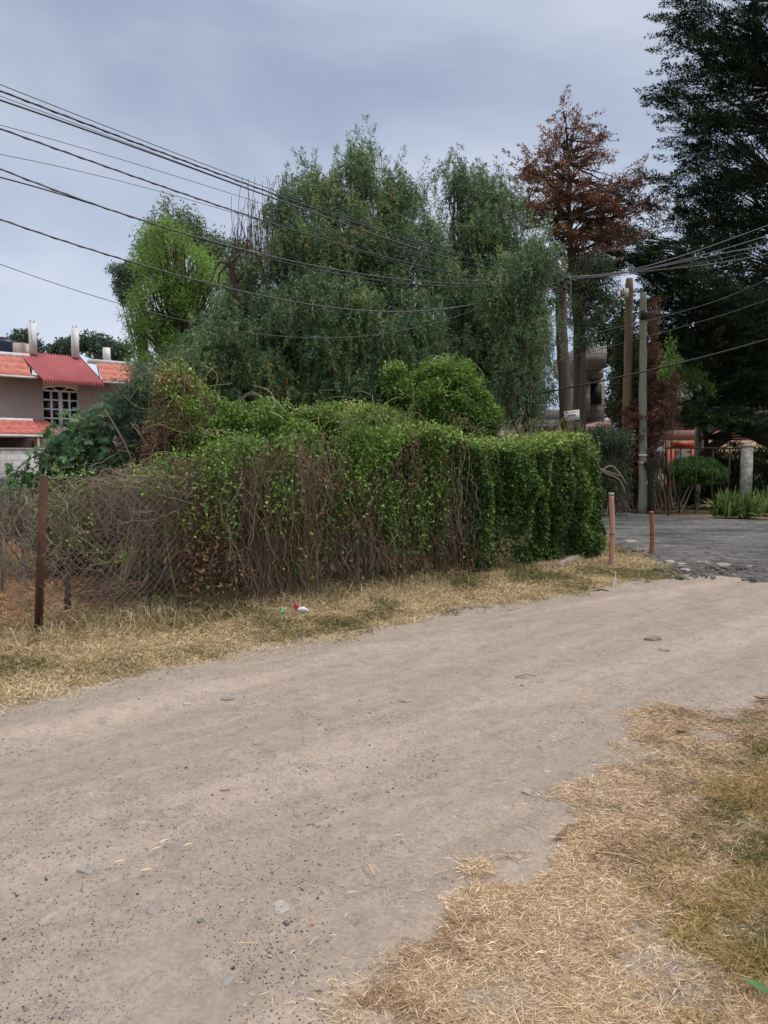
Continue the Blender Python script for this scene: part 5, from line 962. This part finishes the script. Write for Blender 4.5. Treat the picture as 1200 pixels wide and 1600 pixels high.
# walls at the right back
def walls(name, label, items, cat='building'):
    it0 = items[0]; t = thing(name, label, cat, P(it0[1][0][0], 760, it0[2]) * [1, 1, 0])
    for (pn, c4, Y, th, mn) in items: mb = MB(); quadbox(mb, c4, Y, th); mb.build(pn, M[mn], t)
    return t
walls('block_house', 'grey block house seen through the dark cypress at the far right', [('upper_wall', [(1040,600),(1230,600),(1230,672),(1040,672)], 29, .3, 'block'), ('pink_band', [(1040,672.3),(1230,672.3),(1230,688),(1040,688)], 28.95, .35, 'pinkwall'), ('lower_wall', [(1040,688.3),(1230,688.3),(1230,735),(1040,735)], 28.9, .4, 'yellowwall'), ('base', [(1040,735.3),(1230,735.3),(1230,790),(1040,790)], 28.8, .5, 'conc'), ('dark_opening', [(1090,690),(1104,690),(1104,760),(1090,760)], 28.85, .03, 'dark')])
bg_ = walls('block_building', 'two storey grey concrete block building behind the wooden utility pole', [
    ('lower_wall', [(770,655),(925,655),(925,760),(770,760)], 27, 3, 'block'),
    ('tower_wall', [(903,590),(922,590),(922,654.6),(903,654.6)], 26.6, 2.5, 'block'), ('side_wall', [(922.3,590),(945,590),(945,690),(922.3,690)], 26.9, 2.2, 'block'),
    ('dark_window', [(924,600),(940,600),(940,632),(924,632)], 26.86, .03, 'dark'), ('parapet', [(896,546),(948,540),(948,574),(896,578)], 26.2, 3, 'block'), ('soffit', [(903,578.4),(943,574.4),(943,589.6),(903,589.6)], 26.7, 2.4, 'block'),
    ('upper_wall', [(770,640),(902.6,640),(902.6,654.6),(770,654.6)], 27.3, 2.5, 'whiteblock'), ('window', [(824,646),(838,646),(838,664),(824,664)], 26.96, .03, 'dark'), ('ledge', [(815,664.4),(872,662.4),(872,668),(815,670)], 26.7, .28, 'conc'), ('beam', [(905,661),(940,658),(940,668),(905,671)], 26.3, .25, 'brownblock')])
lr = thing('sheet_roof', 'faded pink sheet metal lean-to roof in front of the grey block building', 'roof', P(870, 760, 24.5) * [1, 1, 0]); mb = MB()
f = [P(790, 692, 23.8), P(955, 668, 23.8), P(955, 655, 26), P(820, 683, 26)]; mb.hexa([p - [0, 0, .04] for p in f] + f); mb.build('sheets', M['pinkmetal'], lr)
mb = MB(); 
for px in (800, 950): q = P(px, 691 if px < 900 else 670, 23.9); mb.box((q[0] - .06, q[1] - .06, 0), (q[0] + .06, q[1] + .06, q[2] - .06))
mb.build('roof_post', M['bark'], lr)
yw = MB(); quadbox(yw, [(775, 698), (955, 690), (955, 770), (775, 770)], 25.2, .2); tag(yw.build('garden_wall', M['block']), 'low grey block wall under the pink sheet roof', 'wall')
pb = P(1090, 670, 25.5); mb = MB(); tube(mb, [(pb[0], 25.5, 0), (pb[0], 25.5, P(1090, 655, 25.5)[2])], .11, .09, 8, 6); tag(mb.build('pale_trunk', M['palebark'], smooth=True), 'pale grey trunk rising beside the orange gate', 'trunk')

# ------------------------------------------------------------------ house at left
W0 = P(0, 700, 30.)[:2]; W1 = P(235, 700, 34.)[:2]; WE = (W1 - W0) / np.linalg.norm(W1 - W0); WN = np.array([WE[1], -WE[0]])
def wl(px): q = plan(px, W0, W1); return float((q - W0) @ WE)
def wz(px, py): q = plan(px, W0, W1); return P(px, py, q[1])[2]
def wp(s, d, z): q = W0 + WE * s + WN * d; return np.array([q[0], q[1], z])
def wbox(mb, s0, s1, d0, d1, z0, z1): mb.hexa([wp(s0, d1, z0), wp(s1, d1, z0), wp(s1, d0, z0), wp(s0, d0, z0), wp(s0, d1, z1), wp(s1, d1, z1), wp(s1, d0, z1), wp(s0, d0, z1)])
hs = thing('house', 'two storey beige house with orange tiled and red metal roof edges at the left', 'house', wp(0, 0, 0))
zt = wz(0, 584); zp = wz(0, 553); sE = wl(330); ws0, ws1 = wl(71), wl(127); wz0, wz1 = wz(99, 668), wz(99, 611); mb = MB()
wbox(mb, -9, ws0, -6, 0, 0, zt); wbox(mb, ws1, sE, -6, 0, 0, zt); wbox(mb, ws0, ws1, -6, 0, 0, wz0); wbox(mb, ws0, ws1, -6, -.002, wz1 + .42, zt); wbox(mb, ws0, ws1, -6, -.25, wz0, wz1 + .42); mb.build('wall', M['house'], hs)
# arch infill pieces
mid = (ws0 + ws1) / 2; hw = (ws1 - ws0) / 2; mb = MB(); k = 16
for i in range(k):
    a0 = ws0 + 2 * hw * i / k; a1 = ws0 + 2 * hw * (i + 1) / k; za = wz1 + .02 + .22 * math.sqrt(max(0, 1 - (((a0 + a1) / 2 - mid) / hw) ** 2)); wbox(mb, a0, a1, -.24, -.004, za, wz1 + .42)
mb.build('arch', M['house'], hs)
wf = MB()
for s in np.linspace(ws0, ws1, 5): wbox(wf, s - (.07 if abs(s - mid) < .01 else .035), s + (.07 if abs(s - mid) < .01 else .035), -.16, -.06, wz0, wz1)
for z in np.linspace(wz0, wz1, 5): wbox(wf, ws0, ws1, -.155, -.065, z - .03, z + .03)
for i in range(12):
    a0 = math.pi * i / 12; a1 = math.pi * (i + 1) / 12; p0 = wp(mid - hw * .97 * math.cos(a0), -.1, wz1 + .21 * math.sin(a0)); p1 = wp(mid - hw * .97 * math.cos(a1), -.1, wz1 + .21 * math.sin(a1)); tube(wf, [p0, p1], .04, .04, 6, 2, cap=False)
for sg_ in (-1, 1): tube(wf, [wp(mid, -.1, wz1), wp(mid + sg_ * hw * .35, -.1, wz1 + .10), wp(mid + sg_ * hw * .5, -.1, wz1 + .18)], .02, .02, 5, 6, cap=False)
wfo = wf.build('window', M['white'], hs); mb = MB(); wbox(mb, ws0, ws1, -.235, -.2, wz0, wz1 + .22); mb.build('pane', M['glass'], wfo)
# tiled eaves
def tiles(mb, s0, s1, d0, z0, d1, z1, tw=.28, rows=3):
    n_ = int((s1 - s0) / tw); 
    for r in range(rows):
        da, db = d0 + (d1 - d0) * r / rows, d0 + (d1 - d0) * (r + 1) / rows; za, zb = z0 + (z1 - z0) * r / rows, z0 + (z1 - z0) * (r + 1) / rows; lift = .035
        ss = np.linspace(s0, s1, n_ * 6 + 1); h = .045 * np.abs(np.sin((ss - s0) / (s1 - s0) * n_ * math.pi))
        lo = np.array([wp(s, da, za + lift + hh) for s, hh in zip(ss, h)]); hi = np.array([wp(s, db, zb + .005 + hh) for s, hh in zip(ss, h)]); un = np.array([wp(s, da, za) for s in ss]); m = len(ss)
        V = np.vstack([un, lo, hi]); mb.add(V, [(j * m + i, j * m + i + 1, (j + 1) * m + i + 1, (j + 1) * m + i) for j in range(2) for i in range(m - 1)])
sm0, sm1 = wl(58), wl(152); mb = MB(); tiles(mb, -9, sm0 - .3, .75, zt - .08, .1, zp - .08); mb.build('tiled_eave', M['tile'], hs, True)
mb = MB(); tiles(mb, sm1 + .05, sE, .75, zt - .08, .1, zp - .08); mb.build('tiled_eave', M['tile'], hs, True)
mb = MB(); wbox(mb, -9, sm0 - .1, .66, .78, zt - .16, zt - .085); wbox(mb, sm1, sE, .66, .78, zt - .16, zt - .085); mb.build('gutter', M['white'], hs)
mb = MB(); wbox(mb, -9, sm0 - .15, -.25, .1, zp - .06, zp + .10); wbox(mb, sm1 - .2, sE, -.25, .1, zp - .06, zp + .10); mb.build('parapet', M['white'], hs)
mb = MB(); wbox(mb, -9, sE, 0.002, .6, zt - .07, zt - .01); mb.build('soffit', M['house'], hs)
mb = MB(); n_ = 22; ss = np.linspace(0, 1, n_ * 4 + 1); hh = .06 * np.sign(np.sin(ss * n_ * 2 * math.pi + .3)); skew = .55
lo = np.array([wp(sm0 + (sm1 - sm0) * a + .0, 1.05, zt - .22 + b_) for a, b_ in zip(ss, hh)]); hi = np.array([wp(sm0 + (sm1 - sm0) * a - skew, -.1, zp + .14 + b_) for a, b_ in zip(ss, hh)]); m = len(ss); mb.add(np.vstack([lo, hi, lo - [0, 0, .05]]), [(i, i + 1, m + i + 1, m + i) for i in range(m - 1)] + [(2 * m + i, 2 * m + i + 1, i + 1, i) for i in range(m - 1)]); mb.build('metal_roof', M['redmetal'], hs)
for (px, ptop) in ((59, 505), (124, 513), (177, 542), (237, 520), (300, 530)):
    s = wl(px); z1_ = wz(px, ptop); mb = MB(); wbox(mb, s - .12, s + .12, -.5 if px > 150 else -.15, -.26 if px > 150 else .09, zp + .1, z1_); c_ = mb.build('roof_column', M['white'], hs)
    mb = MB()
    for e1_ in (-.07, .07):
        for e2 in (.05, .15): mb = MB(); q = wp(s + e1_, (-.5 if px > 150 else -.15) + e2, z1_); tube(mb, [q, q + [0, 0, .12]], .008, .008, 4, 2, cap=False); mb.build('rebar', M['rust'], c_)
# lower porch roof
z2, z3 = wz(0, 655), wz(0, 680); sl = wl(44); mb = MB(); tiles(mb, -9, sl, 2.0, z3, .9, z2 - .1, rows=3); mb.build('porch_roof', M['tile2'], hs, True); mb = MB(); wbox(mb, -9, sl, .6, .9, z2 - .12, z2 + .02); wbox(mb, -9, sl, 1.95, 2.02, z3 - .09, z3 - .01); mb.build('porch_trim', M['white'], hs)
mb = MB(); wbox(mb, -9, sl - .1, .3, 1.0, 0, z3 - .1); mb.build('porch_wall', M['brownblock'], hs); mb = MB(); wbox(mb, sl, wl(80), .02, 1.0, 0, z3 + .05); mb.build('side_block', M['tan'], hs)
mb = MB(); q = wp(sl - .15, 1.95, 0); tube(mb, [q, [q[0], q[1], z3]], .05, .05, 6, 3); mb.build('porch_post', M['conc'], hs)
mb = MB(); tiles(mb, sl + .1, wl(78), 1.2, z3 + .12, .02, z2 - .02, rows=3); mb.build('side_roof', M['tile2'], hs, True)
# water tank
q = P(6, 545, 31.5); tk = thing('water_tank', 'dark blue plastic water tank on the roof at the left edge', 'water tank', (q[0], 31.5, zp)); mb = MB(); z0_ = P(0, 556, 31.5)[2]; z1_ = P(0, 532, 31.5)[2]
tube(mb, [(q[0], 31.5, z0_ - .3), (q[0], 31.5, z1_)], .48, .46, 24, 8); mb.build('barrel', M['tank'], tk, True); mb = MB(); tube(mb, [(q[0], 31.5, z1_), (q[0], 31.5, z1_ + .12)], .22, .20, 16, 3); mb.build('lid', M['tank'], tk, True)
mb = MB(); q = P(34, 545, 31.2); mb.box((q[0] - .22, 30.9, zp - .1), (q[0] + .22, 31.6, P(34, 537, 31.2)[2])); tag(mb.build('roof_parapet_block', M['house']), 'small beige block standing on the roof beside the tank', 'block')
# boundary wall, blocks, tarp
Yb = 24.; mb = MB(); f0 = P(-60, 703, Yb); f1 = P(150, 703, Yb + 1.5); q = [np.array([f0[0], f0[1], 0]), np.array([f1[0], f1[1], 0])]; z = f0[2]
mb.hexa([q[0], q[1], q[1] + [0, .2, 0], q[0] + [0, .2, 0], q[0] + [0, 0, z], q[1] + [0, 0, z], q[1] + [0, .2, z], q[0] + [0, .2, z]]); bw = thing('boundary_wall', 'whitewashed block wall below the house at the left edge', 'wall', q[0]); mb.build('wall', M['whiteblock'], bw)
mb = MB(); mb.hexa([p + [0, dy, z + dz] for dz in (.002, .07) for p, dy in ((q[0], -.03), (q[1], -.03), (q[1], .23), (q[0], .23))]); mb.build('coping', M['conc'], bw)
mb = MB(); quadbox(mb, [(-30, 773), (44, 773), (44, 792), (-30, 792)], 19.5, .3); tag(mb.build('low_wall', M['whiteblock']), 'low white block wall in front of the boundary wall', 'wall')
g = P(4, 775, 18.8); mb = MB(); crumple(mb, np.array([g[0] - .1, 18.8, .55]), .55, .4, .45, 33, 22, 12); tag(mb.build('tarp_heap', M['tank'], smooth=True), 'heap under a dark blue grey tarpaulin at the left picture edge', 'tarp')
# distant trees
for (lab, bl, px) in [('small dark distant tree behind the roof, right of the water tank', [(38,535,16,16),(45,545,14,12)], 40), ('sparse distant tree between the two tall white roof columns', [(100,546,9,6),(114,543,8,6),(88,552,8,5)], 102), ('largest distant tree, right of the second white roof column', [(150,540,18,14),(170,550,26,16),(190,552,14,12),(140,532,10,8)], 165)]:
    simple_tree('distant_tree', lab, 55, px, bl, (px, 535), 60, 'grey_leaf', 60, .7, (.15, .35), (.08, .18), .2, tmu=.25, shell=.2)
n = 0
print("objects", len(bpy.data.objects), "polys", sum(len(m.polygons) for m in bpy.data.meshes))
